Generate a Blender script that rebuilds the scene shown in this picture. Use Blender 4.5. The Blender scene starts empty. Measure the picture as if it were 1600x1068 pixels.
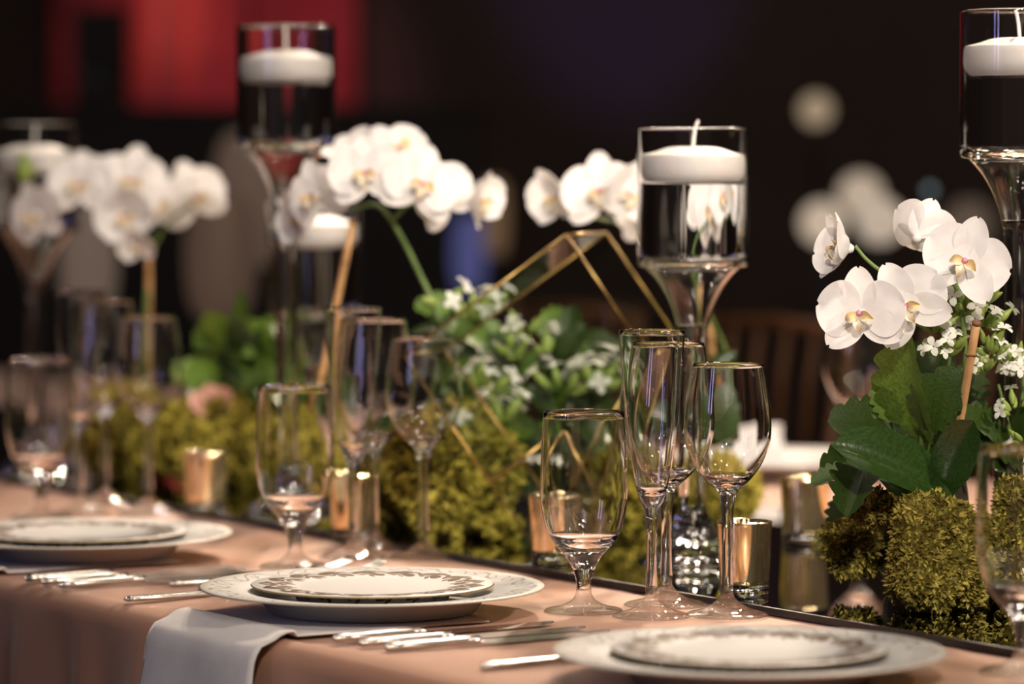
import bpy, math, random
import numpy as np
from mathutils import Vector, Matrix, Quaternion

random.seed(7)
rng = np.random.default_rng(7)
scene = bpy.context.scene
COL = scene.collection
PI = math.pi
TZ = 0.76                       # table height
CAM_H = 0.43                    # camera above the table
FPX = 6000.0                    # focal length in pixels of the 1600 px frame (135 mm)
PITCH = math.atan(299.0 / FPX)

# ------------------------------------------------------------------ camera
cam_d = bpy.data.cameras.new('camera')
cam = bpy.data.objects.new('camera', cam_d)
COL.objects.link(cam)
cam.location = (0, 0, TZ + CAM_H)
cam.rotation_euler = (PI / 2 - PITCH, 0, 0)
cam_d.sensor_width = 36.0
cam_d.lens = 36.0 * FPX / 1600.0
cam_d.clip_end = 100
cam_d.dof.use_dof = True
cam_d.dof.focus_distance = 3.57
cam_d.dof.aperture_fstop = 3.0
scene.camera = cam

# ------------------------------------------------------------------ world, lights, exposure
world = bpy.data.worlds.new('room_ambient')
scene.world = world
world.use_nodes = True
bg = world.node_tree.nodes['Background']
bg.inputs['Color'].default_value = (1.0, 0.82, 0.72, 1)
bg.inputs['Strength'].default_value = 0.032
scene.view_settings.view_transform = 'Standard'
scene.view_settings.look = 'None'
scene.view_settings.gamma = 1.0
scene.view_settings.exposure = 0.0
scene.view_settings.use_curve_mapping = False
scene.cycles.use_denoising = True
scene.cycles.max_bounces = 12
scene.cycles.transmission_bounces = 11
scene.cycles.transparent_max_bounces = 32
scene.cycles.glossy_bounces = 6
scene.cycles.diffuse_bounces = 3
scene.cycles.sample_clamp_indirect = 50.0
scene.cycles.caustics_reflective = False
scene.cycles.caustics_refractive = True
scene.cycles.blur_glossy = 0.6


def spot(name, loc, target, power, color, size_deg=40, radius=0.06, blend=0.4):
    l = bpy.data.lights.new(name, 'SPOT')
    l.energy = power
    l.color = color
    l.spot_size = math.radians(size_deg)
    l.spot_blend = blend
    l.shadow_soft_size = radius
    o = bpy.data.objects.new(name, l)
    COL.objects.link(o)
    o.location = loc
    o.rotation_euler = (Vector(target) - Vector(loc)).to_track_quat('-Z', 'Y').to_euler()
    return o


def area(name, loc, target, power, color, sx, sy):
    l = bpy.data.lights.new(name, 'AREA')
    l.shape = 'RECTANGLE'
    l.size, l.size_y = sx, sy
    l.energy = power
    l.color = color
    o = bpy.data.objects.new(name, l)
    COL.objects.link(o)
    o.location = loc
    o.rotation_euler = (Vector(target) - Vector(loc)).to_track_quat('-Z', 'Y').to_euler()
    return o


WARM = (1.0, 0.80, 0.62)
# ceiling spots: narrow soft-edged pools along the middle of the table
spot('ceiling_spot_back', (1.5, 7.4, 4.2), (0.50, 3.74, TZ), 1350, WARM, 21, 0.14, 1.0)
spot('ceiling_spot_back', (0.8, 8.2, 4.2), (0.12, 4.48, TZ), 1350, WARM, 21, 0.14, 1.0)
spot('ceiling_spot_back', (0.0, 9.0, 4.2), (-0.30, 5.20, TZ), 1200, WARM, 21, 0.14, 1.0)
spot('ceiling_spot_right', (3.4, 1.2, 3.8), (0.38, 4.05, TZ + 0.15), 800, (1.0, 0.84, 0.70), 25, 0.14, 1.0)
spot('ceiling_spot_front', (0.2, -1.5, 3.6), (0.30, 3.80, TZ + 0.12), 950, (1.0, 0.88, 0.78), 17, 0.14, 1.0)
spot('ceiling_spot_front', (1.2, -0.8, 3.8), (-0.28, 4.95, TZ + 0.24), 1000, (1.0, 0.88, 0.78), 17, 0.14, 1.0)
# small bare bulbs hung over the room: the sparkles in the glassware
for _k, (_x, _y, _z) in enumerate([(0.2, 2.2, 3.2), (1.0, 1.6, 3.4), (1.7, 2.6, 3.1), (2.6, 4.2, 3.3), (-1.6, 5.6, 3.2), (1.9, 5.8, 3.0),
                                   (-0.6, 6.6, 3.3), (0.9, 3.4, 3.6), (-0.4, 3.9, 3.5), (0.2, 5.2, 3.4)]):
    _l = bpy.data.lights.new('ceiling_bulb', 'POINT')
    _l.energy = 14.0
    _l.color = (1.0, 0.84, 0.68)
    _l.shadow_soft_size = 0.075
    _o = bpy.data.objects.new('ceiling_bulb', _l)
    COL.objects.link(_o)
    _o.location = (_x, _y, _z)
# tall blue stage LED bars at the left of the room
area('stage_bar', (-3.3, 1.2, 2.0), (-0.2, 3.6, 0.9), 5, (0.40, 0.38, 1.0), 0.14, 1.3)
area('stage_bar', (-3.0, 0.7, 2.0), (-0.2, 3.6, 0.9), 5, (0.60, 0.57, 1.0), 0.14, 1.3)
spot('background_fill', (3.0, 9.0, 4.6), (2.0, 13.0, 1.0), 60, (1.0, 0.78, 0.62), 90, 0.2, 1.0)  # added fill that lifts the dark back wall, no known lamp there
# wall wash and stage curtain lights at the far end
spot('violet_uplight', (0.40, 12.6, 0.1), (0.40, 13.95, 2.0), 45, (0.34, 0.24, 1.0), 34, 0.05, 0.9)
spot('curtain_light', (-0.9, 10.8, 3.2), (-0.98, 13.4, 1.72), 120, (1.0, 0.42, 0.52), 25, 0.05, 0.9)
spot('curtain_amber_light', (-1.2, 12.3, 2.6), (-1.19, 13.4, 1.74), 40, (1.0, 0.50, 0.22), 15, 0.03, 0.9)

# ------------------------------------------------------------------ geometry helpers
O2 = Vector((0.363, 3.35))
U2 = Vector((-0.535, 0.845)).normalized()     # along the table, away from the camera
N2 = Vector((U2.y, -U2.x))                    # across the table, away from the near seats


def W(s, t, z=0.0):
    p = O2 + U2 * s + N2 * t
    return Vector((p.x, p.y, TZ + z))


TABLE_ROT = math.atan2(U2.y, U2.x)            # local x along u, local y = -n


def P(px, py, Y):
    """world point seen at photo pixel (px,py) at depth Y"""
    x = (px - 800.0) / FPX
    y = -(py - 534.0) / FPX
    cp, sp = math.cos(PITCH), math.sin(PITCH)
    d = Vector((x, cp + y * sp, -sp + y * cp))
    k = Y / d.y
    return Vector((d.x * k, Y, TZ + CAM_H + d.z * k))


def onz(px, py, z=0.0):
    """world point at height TZ+z seen at the pixel"""
    p = P(px, py, 1.0)
    dz = p.z - (TZ + CAM_H)
    k = (z - CAM_H) / dz
    return Vector((p.x * k, k, TZ + z))


class MB:
    def __init__(self):
        self.v, self.f = [], []

    def add(self, v, f):
        n = len(self.v)
        self.v += [tuple(x) for x in v]
        self.f += [tuple(i + n for i in q) for q in f]
        return self

    def box(self, c, s, M=None):
        vs = []
        for dx in (-.5, .5):
            for dy in (-.5, .5):
                for dz in (-.5, .5):
                    p = Vector((c[0] + dx * s[0], c[1] + dy * s[1], c[2] + dz * s[2]))
                    vs.append(M @ p if M else p)
        return self.add(vs, [(0, 1, 3, 2), (4, 6, 7, 5), (0, 4, 5, 1), (2, 3, 7, 6), (0, 2, 6, 4), (1, 5, 7, 3)])

    def tube(self, pts, radii, n=10, cap=True):
        pts = [Vector(p) for p in pts]
        if not isinstance(radii, (list, tuple)):
            radii = [radii] * len(pts)
        vs, fs = [], []
        ref = Vector((0.31, 0.17, 0.93))
        for i, p in enumerate(pts):
            t = (pts[min(i + 1, len(pts) - 1)] - pts[max(i - 1, 0)]).normalized()
            a = t.cross(ref)
            if a.length < 1e-4:
                a = t.cross(Vector((1, 0, 0)))
            a.normalize()
            b = t.cross(a)
            for k in range(n):
                th = 2 * PI * k / n
                vs.append(p + (a * math.cos(th) + b * math.sin(th)) * radii[i])
        for i in range(len(pts) - 1):
            for k in range(n):
                k2 = (k + 1) % n
                fs.append((i * n + k, (i + 1) * n + k, (i + 1) * n + k2, i * n + k2))
        if cap:
            fs.append(tuple(range(n)))
            fs.append(tuple((len(pts) - 1) * n + k for k in range(n - 1, -1, -1)))
        return self.add(vs, fs)

    def lathe(self, prof, n=48):
        vs, fs, rings = [], [], []
        for r, z in prof:
            if r < 1e-6:
                rings.append([len(vs)])
                vs.append((0, 0, z))
            else:
                rings.append(list(range(len(vs), len(vs) + n)))
                for k in range(n):
                    th = 2 * PI * k / n
                    vs.append((r * math.cos(th), r * math.sin(th), z))
        for a, b in zip(rings[:-1], rings[1:]):
            for k in range(n):
                k2 = (k + 1) % n
                if len(a) == 1 and len(b) == 1:
                    continue
                if len(a) == 1:
                    fs.append((a[0], b[k2], b[k]))
                elif len(b) == 1:
                    fs.append((a[k], a[k2], b[0]))
                else:
                    fs.append((a[k], a[k2], b[k2], b[k]))
        return self.add(vs, fs)

    def mesh(self, name, smooth=True):
        m = bpy.data.meshes.new(name)
        m.from_pydata(self.v, [], self.f)
        if smooth:
            m.polygons.foreach_set('use_smooth', [True] * len(m.polygons))
        m.update()
        return m


def spline(pts, n):
    """Catmull-Rom through tuples"""
    pts = [Vector(p) for p in pts]
    ext = [pts[0] * 2 - pts[1]] + pts + [pts[-1] * 2 - pts[-2]]
    out = []
    for i in range(1, len(ext) - 2):
        p0, p1, p2, p3 = ext[i - 1], ext[i], ext[i + 1], ext[i + 2]
        for k in range(n):
            t = k / n
            out.append(0.5 * ((2 * p1) + (p2 - p0) * t + (2 * p0 - 5 * p1 + 4 * p2 - p3) * t * t
                              + (3 * p1 - p0 - 3 * p2 + p3) * t * t * t))
    out.append(pts[-1])
    return out


def rz_profile(pts, n=6):
    return [(max(p.x, 0), p.y) for p in spline([Vector((r, z)) for r, z in pts], n)]


WM = {}


def empty(name, loc, label, cat, group=None, rz=0.0):
    o = bpy.data.objects.new(name, None)
    COL.objects.link(o)
    o.empty_display_size = 0.02
    M = Matrix.Translation(Vector(loc)) @ Matrix.Rotation(rz, 4, 'Z')
    o.matrix_basis = M
    WM[o] = M
    o['label'] = label
    o['category'] = cat
    if group:
        o['group'] = group
    return o


MESH_FOR = {}


def with_mat(mesh, mat):
    """the mesh with this material; a copy when the mesh already carries another one"""
    if not mesh.materials:
        mesh.materials.append(mat)
    if mesh.materials[0] == mat:
        return mesh
    k = (mesh.name, mat.name)
    if k not in MESH_FOR:
        c = mesh.copy()
        c.materials[0] = mat
        MESH_FOR[k] = c
    return MESH_FOR[k]


def part(name, mesh, mat, parent, M=None, label=None):
    """M is the world matrix; None = same frame as the parent"""
    mesh = with_mat(mesh, mat)
    o = bpy.data.objects.new(name, mesh)
    COL.objects.link(o)
    PM = WM[parent]
    M = PM if M is None else M
    o.parent = parent
    o.matrix_basis = PM.inverted() @ M
    WM[o] = M
    if label:
        o['label'] = label
    return o


def single(name, mesh, mat, M, label=None, cat=None, group=None, kind=None):
    o = bpy.data.objects.new(name, mesh)
    COL.objects.link(o)
    if mat is not None and not mesh.materials:
        mesh.materials.append(mat)
    o.matrix_basis = M
    WM[o] = M
    if label:
        o['label'] = label
    if cat:
        o['category'] = cat
    if group:
        o['group'] = group
    if kind:
        o['kind'] = kind
    return o


def T(v):
    return Matrix.Translation(Vector(v))


def frame(loc, x, zhint):
    """matrix with local X along x and local Z near zhint"""
    x = Vector(x).normalized()
    z = Vector(zhint)
    y = z.cross(x)
    if y.length < 1e-5:
        y = Vector((0, 1, 0)).cross(x)
    y.normalize()
    z = x.cross(y).normalized()
    M = Matrix((x, y, z)).transposed().to_4x4()
    M.translation = Vector(loc)
    return M


# ------------------------------------------------------------------ materials
def new_mat(name):
    m = bpy.data.materials.new(name)
    m.use_nodes = True
    nt = m.node_tree
    return m, nt, nt.nodes['Principled BSDF'], nt.nodes['Material Output']


def noise_color(nt, bsdf, c1, c2, scale, coord='Object', detail=4, lo=0.35, hi=0.65):
    tc = nt.nodes.new('ShaderNodeTexCoord')
    nz = nt.nodes.new('ShaderNodeTexNoise')
    nz.inputs['Scale'].default_value = scale
    nz.inputs['Detail'].default_value = detail
    nt.links.new(tc.outputs[coord], nz.inputs['Vector'])
    cr = nt.nodes.new('ShaderNodeValToRGB')
    cr.color_ramp.elements[0].position = lo
    cr.color_ramp.elements[1].position = hi
    cr.color_ramp.elements[0].color = (*c1, 1)
    cr.color_ramp.elements[1].color = (*c2, 1)
    nt.links.new(nz.outputs['Fac'], cr.inputs['Fac'])
    nt.links.new(cr.outputs['Color'], bsdf.inputs['Base Color'])
    return nz, cr


def add_bump(nt, bsdf, src, strength, dist):
    b = nt.nodes.new('ShaderNodeBump')
    b.inputs['Strength'].default_value = strength
    b.inputs['Distance'].default_value = dist
    nt.links.new(src, b.inputs['Height'])
    nt.links.new(b.outputs['Normal'], bsdf.inputs['Normal'])


def simple(name, c1, c2=None, rough=0.5, metal=0.0, scale=30, bump=0.0, bdist=0.001, spec=0.5, sheen=0.0,
           sss=0.0, coat=0.0):
    m, nt, b, out = new_mat(name)
    b.inputs['Roughness'].default_value = rough
    b.inputs['Metallic'].default_value = metal
    b.inputs['Specular IOR Level'].default_value = spec
    b.inputs['Sheen Weight'].default_value = sheen
    b.inputs['Coat Weight'].default_value = coat
    nz, cr = noise_color(nt, b, c1, c2 or c1, scale)
    if bump:
        add_bump(nt, b, nz.outputs['Fac'], bump, bdist)
    if sss:
        b.inputs['Subsurface Weight'].default_value = sss
        b.inputs['Subsurface Radius'].default_value = (0.01, 0.008, 0.006)
    return m


def thin_glass(name, tint=(0.985, 0.988, 0.985), ior=1.5, gain=1.0):
    """thin blown wall: clear straight-through plus Fresnel reflection"""
    m, nt, b, out = new_mat(name)
    nt.nodes.remove(b)
    tr = nt.nodes.new('ShaderNodeBsdfTransparent')
    gl = nt.nodes.new('ShaderNodeBsdfGlossy')
    gl.inputs['Roughness'].default_value = 0.0
    lw = nt.nodes.new('ShaderNodeLayerWeight')
    lw.inputs['Blend'].default_value = 0.5

    def mth(op, a, b):
        n = nt.nodes.new('ShaderNodeMath')
        n.operation = op
        n.use_clamp = True
        nt.links.new(a, n.inputs[0])
        n.inputs[1].default_value = b
        return n.outputs[0]
    f0 = ((ior - 1) / (ior + 1)) ** 2
    p5 = mth('POWER', lw.outputs['Facing'], 5.0)
    fac = mth('ADD', mth('MULTIPLY', p5, (1 - f0) * gain), f0)
    mixc = nt.nodes.new('ShaderNodeMix')
    mixc.data_type = 'RGBA'
    mixc.inputs['A'].default_value = (*tint, 1)
    mixc.inputs['B'].default_value = (tint[0] * 0.80, tint[1] * 0.82, tint[2] * 0.80, 1)
    nt.links.new(mth('POWER', lw.outputs['Facing'], 3.0), mixc.inputs['Factor'])
    nt.links.new(mixc.outputs['Result'], tr.inputs['Color'])
    mx = nt.nodes.new('ShaderNodeMixShader')
    nt.links.new(fac, mx.inputs['Fac'])
    nt.links.new(tr.outputs[0], mx.inputs[1])
    nt.links.new(gl.outputs[0], mx.inputs[2])
    nt.links.new(mx.outputs[0], out.inputs['Surface'])
    return m


def solid_glass(name, color=(1, 1, 1), ior=1.5):
    m, nt, b, out = new_mat(name)
    nt.nodes.remove(b)
    g = nt.nodes.new('ShaderNodeBsdfGlass')
    g.inputs['Color'].default_value = (*color, 1)
    g.inputs['Roughness'].default_value = 0.0
    g.inputs['IOR'].default_value = ior
    nt.links.new(g.outputs[0], out.inputs['Surface'])
    return m


def petal_mat(name, c1, c2, trans=0.3):
    m, nt, b, out = new_mat(name)
    nz, cr = noise_color(nt, b, c1, c2, 60)
    b.inputs['Roughness'].default_value = 0.55
    b.inputs['Specular IOR Level'].default_value = 0.25
    tl = nt.nodes.new('ShaderNodeBsdfTranslucent')
    nt.links.new(cr.outputs['Color'], tl.inputs['Color'])
    mx = nt.nodes.new('ShaderNodeMixShader')
    mx.inputs['Fac'].default_value = trans
    nt.links.new(b.outputs[0], mx.inputs[1])
    nt.links.new(tl.outputs[0], mx.inputs[2])
    nt.links.new(mx.outputs[0], out.inputs['Surface'])
    return m


def emit_mat(name, color, strength):
    m, nt, b, out = new_mat(name)
    b.inputs['Base Color'].default_value = (color[0] * 0.12, color[1] * 0.12, color[2] * 0.12, 1)
    b.inputs['Emission Color'].default_value = (*color, 1)
    b.inputs['Emission Strength'].default_value = strength
    return m


def cloth_mat(name, c1, c2, rough, scale, bump):
    m, nt, b, out = new_mat(name)
    nz, cr = noise_color(nt, b, c1, c2, scale)
    b.inputs['Roughness'].default_value = rough
    b.inputs['Sheen Weight'].default_value = 0.25
    b.inputs['Sheen Roughness'].default_value = 0.4
    tc = nt.nodes.new('ShaderNodeTexCoord')
    wv = nt.nodes.new('ShaderNodeTexNoise')
    wv.inputs['Scale'].default_value = 900
    nt.links.new(tc.outputs['Object'], wv.inputs['Vector'])
    add_bump(nt, b, wv.outputs['Fac'], bump, 0.0006)
    return m


def leaf_mat(name, c1, c2, rough):
    m, nt, b, out = new_mat(name)
    nz, cr = noise_color(nt, b, c1, c2, 35)
    b.inputs['Roughness'].default_value = rough
    b.inputs['Specular IOR Level'].default_value = 0.5
    add_bump(nt, b, nz.outputs['Fac'], 0.15, 0.002)
    tl = nt.nodes.new('ShaderNodeBsdfTranslucent')
    nt.links.new(cr.outputs['Color'], tl.inputs['Color'])
    mx = nt.nodes.new('ShaderNodeMixShader')
    mx.inputs['Fac'].default_value = 0.15
    nt.links.new(b.outputs[0], mx.inputs[1])
    nt.links.new(tl.outputs[0], mx.inputs[2])
    nt.links.new(mx.outputs[0], out.inputs['Surface'])
    return m


def china_mat(name, r0, r1, cells, ink, base=(0.60, 0.59, 0.57), line=0.10, vine=True, gold=(0.30, 0.19, 0.05)):
    """white porcelain with a printed ring of leaves between radii r0 and r1 and a thin gold edge line"""
    m, nt, b, out = new_mat(name)
    b.inputs['Roughness'].default_value = 0.38
    b.inputs['Specular IOR Level'].default_value = 0.3
    N, L = nt.nodes, nt.links

    def mth(op, a, c=None, d=None):
        n = N.new('ShaderNodeMath')
        n.operation = op
        for i, x in enumerate((a, c, d)):
            if x is None:
                continue
            if isinstance(x, (int, float)):
                n.inputs[i].default_value = x
            else:
                L.new(x, n.inputs[i])
        return n.outputs[0]
    tc = N.new('ShaderNodeTexCoord')
    sep = N.new('ShaderNodeSeparateXYZ')
    L.new(tc.outputs['Object'], sep.inputs[0])
    x, y = sep.outputs['X'], sep.outputs['Y']
    r = mth('SQRT', mth('ADD', mth('MULTIPLY', x, x), mth('MULTIPLY', y, y)))
    ang = mth('ARCTAN2', y, x)
    u = mth('MULTIPLY', ang, cells / (2 * PI))
    v = mth('DIVIDE', mth('SUBTRACT', r, r0), r1 - r0)
    fu = mth('SUBTRACT', mth('SUBTRACT', u, mth('FLOOR', u)), 0.5)

    def ell(cu, cv, rot, a, c):
        dx = mth('SUBTRACT', fu, cu)
        dy = mth('SUBTRACT', v, cv)
        p = mth('ADD', mth('MULTIPLY', dx, math.cos(rot)), mth('MULTIPLY', dy, math.sin(rot)))
        q = mth('SUBTRACT', mth('MULTIPLY', dy, math.cos(rot)), mth('MULTIPLY', dx, math.sin(rot)))
        p2 = mth('DIVIDE', p, a)
        q2 = mth('DIVIDE', q, c)
        return mth('LESS_THAN', mth('ADD', mth('MULTIPLY', p2, p2), mth('MULTIPLY', q2, q2)), 1.0)
    if vine:
        mask = mth('MAXIMUM', ell(-0.22, 0.30, 0.6, 0.30, 0.16), ell(0.22, 0.62, -0.5, 0.30, 0.19))
        mask = mth('MAXIMUM', mask, ell(0.02, 0.80, 0.3, 0.18, 0.09))
        mask = mth('MAXIMUM', mask, ell(-0.05, 0.12, 0.9, 0.16, 0.07))
        wav = mth('SUBTRACT', mth('SUBTRACT', v, 0.48), mth('MULTIPLY', mth('SINE', mth('MULTIPLY', u, 2 * PI)), 0.22))
        mask = mth('MAXIMUM', mask, mth('LESS_THAN', mth('ABSOLUTE', wav), line * 0.5))
    else:
        w1 = mth('SUBTRACT', mth('SUBTRACT', v, 0.5), mth('MULTIPLY', mth('SINE', mth('MULTIPLY', u, 2 * PI)), 0.36))
        w2 = mth('SUBTRACT', mth('SUBTRACT', v, 0.5), mth('MULTIPLY', mth('SINE', mth('MULTIPLY', u, 2 * PI * 0.5)), 0.42))
        mask = mth('MAXIMUM', mth('LESS_THAN', mth('ABSOLUTE', w1), line), mth('LESS_THAN', mth('ABSOLUTE', w2), line))
        mask = mth('MAXIMUM', mask, ell(0.1, 0.5, 0.8, 0.2, 0.05))
    inband = mth('MULTIPLY', mth('GREATER_THAN', v, 0.0), mth('LESS_THAN', v, 1.0))
    nz = N.new('ShaderNodeTexNoise')
    nz.inputs['Scale'].default_value = 90
    L.new(tc.outputs['Object'], nz.inputs['Vector'])
    fade = mth('GREATER_THAN', nz.outputs['Fac'], 0.36)
    mask = mth('MULTIPLY', mth('MULTIPLY', mask, inband), mth('ADD', 0.35, mth('MULTIPLY', fade, 0.65)))
    mix = N.new('ShaderNodeMix')
    mix.data_type = 'RGBA'
    mix.inputs['A'].default_value = (*base, 1)
    mix.inputs['B'].default_value = (*ink, 1)
    L.new(mask, mix.inputs['Factor'])
    edge = mth('MULTIPLY', mth('GREATER_THAN', v, 1.06), 1.0)
    mix2 = N.new('ShaderNodeMix')
    mix2.data_type = 'RGBA'
    L.new(edge, mix2.inputs['Factor'])
    L.new(mix.outputs['Result'], mix2.inputs['A'])
    mix2.inputs['B'].default_value = (*gold, 1)
    L.new(mix2.outputs['Result'], b.inputs['Base Color'])
    return m


MAT = {}
MAT['glass'] = solid_glass('clear_solid_glass')
MAT['glass_bowl'] = MAT['glass']
MAT['glass_foot'] = thin_glass('clear_foot_glass')
_nt = MAT['glass_foot'].node_tree
_g = _nt.nodes.new('ShaderNodeBsdfGlass'); _g.inputs['Roughness'].default_value = 0.0; _g.inputs['IOR'].default_value = 1.5
_mx = _nt.nodes.new('ShaderNodeMixShader'); _mx.inputs['Fac'].default_value = 0.28
_out = _nt.nodes['Material Output']
_prev = _out.inputs['Surface'].links[0].from_socket
_nt.links.new(_prev, _mx.inputs[1]); _nt.links.new(_g.outputs[0], _mx.inputs[2]); _nt.links.new(_mx.outputs[0], _out.inputs['Surface'])
MAT['pane'] = thin_glass('terrarium_pane', (0.93, 0.95, 0.93), 1.45)
MAT['water'] = solid_glass('water', (0.98, 0.99, 1.0), 1.33)
MAT['wax'] = simple('white_wax', (0.80, 0.77, 0.72), (0.86, 0.83, 0.78), 0.45, sss=0.3, scale=20)
MAT['wick'] = simple('cotton_wick', (0.75, 0.72, 0.66), rough=0.9)
MAT['cloth'] = cloth_mat('peach_satin', (0.58, 0.305, 0.19), (0.65, 0.35, 0.225), 0.30, 6, 0.12)
MAT['napkin'] = cloth_mat('white_linen', (0.74, 0.71, 0.68), (0.80, 0.77, 0.74), 0.85, 40, 0.35)
MAT['mirror'] = simple('dark_mirror_glass', (0.62, 0.62, 0.60), (0.66, 0.66, 0.64), 0.015, 1.0, scale=3)
MAT['black'] = simple('black_edge', (0.010, 0.010, 0.012), (0.018, 0.018, 0.02), 0.45)
MAT['gold'] = simple('mercury_gold', (0.90, 0.68, 0.36), (0.97, 0.79, 0.48), 0.10, 0.93, scale=90)
MAT['brass'] = simple('aged_brass', (0.30, 0.19, 0.06), (0.48, 0.33, 0.12), 0.35, 1.0, scale=60)
MAT['silver'] = simple('polished_silver', (0.60, 0.58, 0.55), (0.72, 0.70, 0.67), 0.24, 1.0, scale=50)
MAT['petal'] = petal_mat('white_orchid_petal', (0.80, 0.78, 0.76), (0.88, 0.86, 0.84))
MAT['lip'] = petal_mat('yellow_orchid_lip', (0.82, 0.78, 0.66), (0.80, 0.52, 0.10), 0.2)
MAT['magenta'] = simple('magenta_column', (0.62, 0.16, 0.32), (0.72, 0.40, 0.50), 0.5)
MAT['floret'] = petal_mat('white_floret', (0.76, 0.78, 0.68), (0.86, 0.86, 0.80))
MAT['calyx'] = leaf_mat('pale_green_calyx', (0.20, 0.30, 0.05), (0.36, 0.44, 0.10), 0.5)
MAT['leaf'] = leaf_mat('kalanchoe_leaf', (0.018, 0.040, 0.006), (0.042, 0.076, 0.010), 0.42)
MAT['leaf_bright'] = leaf_mat('bright_green_leaf', (0.06, 0.12, 0.014), (0.12, 0.20, 0.025), 0.45)
MAT['orchid_leaf'] = leaf_mat('orchid_leaf', (0.015, 0.038, 0.007), (0.026, 0.058, 0.010), 0.2)
MAT['stem'] = leaf_mat('green_stem', (0.08, 0.15, 0.03), (0.16, 0.24, 0.06), 0.5)
MAT['bamboo'] = simple('bamboo_cane', (0.42, 0.23, 0.09), (0.62, 0.36, 0.15), 0.6, scale=40)
MAT['bamboo_node'] = simple('dark_cane_node', (0.12, 0.05, 0.02), (0.20, 0.09, 0.04), 0.7)
MAT['moss'] = simple('moss_frond', (0.11, 0.085, 0.010), (0.36, 0.30, 0.06), 0.8, scale=75, spec=0.2)
MAT['moss_light'] = simple('lit_moss_frond', (0.20, 0.165, 0.015), (0.52, 0.44, 0.07), 0.8, scale=55, spec=0.2)  # same moss in a raised colour, so blurred clumps look better lit
MAT['leaf_light'] = leaf_mat('fresh_green_leaf', (0.10, 0.20, 0.02), (0.20, 0.33, 0.04), 0.45)
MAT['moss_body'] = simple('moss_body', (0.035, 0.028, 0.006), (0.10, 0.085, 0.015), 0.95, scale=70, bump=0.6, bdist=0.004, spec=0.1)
MAT['soil'] = simple('dark_bark', (0.012, 0.008, 0.005), (0.035, 0.022, 0.012), 0.9, scale=60, bump=0.8, bdist=0.006)
MAT['salad'] = china_mat('leaf_pattern_china', 0.072, 0.110, 17, (0.10, 0.05, 0.014), line=0.16)
MAT['charger'] = china_mat('scroll_pattern_china', 0.131, 0.154, 30, (0.28, 0.24, 0.18), line=0.06, vine=False, gold=(0.62, 0.58, 0.50))
MAT['plain_china'] = simple('plain_white_china', (0.80, 0.78, 0.75), (0.84, 0.82, 0.79), 0.15)
MAT['wood'] = simple('brown_wood', (0.14, 0.062, 0.024), (0.23, 0.105, 0.042), 0.4, scale=18)
MAT['pink'] = petal_mat('pale_pink_petal', (0.80, 0.42, 0.34), (0.85, 0.52, 0.44))
MAT['card'] = simple('white_card', (0.82, 0.80, 0.77), (0.85, 0.83, 0.80), 0.7)
MAT['ink'] = simple('card_ink', (0.06, 0.05, 0.05), rough=0.8)
MAT['floor'] = simple('dark_carpet', (0.020, 0.013, 0.010), (0.035, 0.022, 0.016), 0.95, scale=15)
MAT['wall'] = simple('dark_brown_wall', (0.085, 0.055, 0.045), (0.10, 0.065, 0.052), 0.8, scale=2)
MAT['red_drape'] = cloth_mat('red_velvet', (0.50, 0.06, 0.07), (0.60, 0.09, 0.10), 0.7, 3, 0.2)
MAT['dark_cabinet'] = simple('black_lacquer', (0.012, 0.009, 0.009), (0.02, 0.015, 0.014), 0.6)
MAT['tan_glow'] = emit_mat('tan_blur_glow', (0.75, 0.48, 0.30), 0.16)  # unused glow meant for the tan background blurs

# ------------------------------------------------------------------ the room
def slab(name, c, s, mat, kind='structure', label=None, cat=None):
    m = MB().box((0, 0, 0), s).mesh(name, False)
    return single(name, m, mat, T(c), label, cat, None, kind)


slab('floor', (0, 7.0, -0.05), (12, 22, 0.1), MAT['floor'])
slab('wall_back', (0, 14.05, 2.5), (12, 0.1, 5.0), MAT['wall'])
slab('wall_left', (-6.05, 7.0, 2.5), (0.1, 22, 5.0), MAT['wall'])
slab('wall_right', (6.05, 7.0, 2.5), (0.1, 22, 5.0), MAT['wall'])

# ------------------------------------------------------------------ tablecloth
def cloth_section():
    """(t, z) from the far hem over the top to the near hem"""
    pts = []
    R = 0.022
    for z in np.linspace(-0.74, -0.03, 12):
        pts.append((1.10, z))
    for a in np.linspace(0, PI / 2, 6):
        pts.append((1.10 - R + R * math.cos(a), -R + R * math.sin(a)))
    for t in np.linspace(1.03, -0.44, 58):
        pts.append((t, 0.0))
    te = -0.475
    for a in np.linspace(0, PI / 2, 8):
        pts.append((te + R - R * math.sin(a), -R + R * math.cos(a)))
    for z in np.linspace(-0.032, -0.74, 34):
        pts.append((te, z))
    return pts


def fold(s, z):
    k = min(max(-z - 0.015, 0) / 0.22, 1.0)
    return k * (0.020 * math.sin(s * 47 + 0.8 * math.sin(s * 9)) + 0.012 * math.sin(s * 23 + 1.1) + 0.008 * math.sin(s * 91))


def make_cloth():
    sec = cloth_section()
    ss = np.arange(-1.3, 4.6, 0.018)
    v, f = [], []
    for s in ss:
        for (t, z) in sec:
            zz, tt = z, t
            if z < -0.012:
                d = fold(s, z)
                tt += -d - 0.02 * min(-z, .3) if t < 0 else d
            elif z > -1e-6 and t < -0.04:
                # low soft ripples in the satin near the plates
                zz += 0.0026 * math.sin(s * 17 + t * 9) * math.sin(t * 21 + s * 4)
            if zz > 0.0:
                zz *= 0.6
            p = W(s, tt, zz - 0.0012)
            v.append(p)
    n = len(sec)
    for i in range(len(ss) - 1):
        for j in range(n - 1):
            f.append((i * n + j, (i + 1) * n + j, (i + 1) * n + j + 1, i * n + j + 1))
    return MB().add(v, f).mesh('tablecloth')


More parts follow.
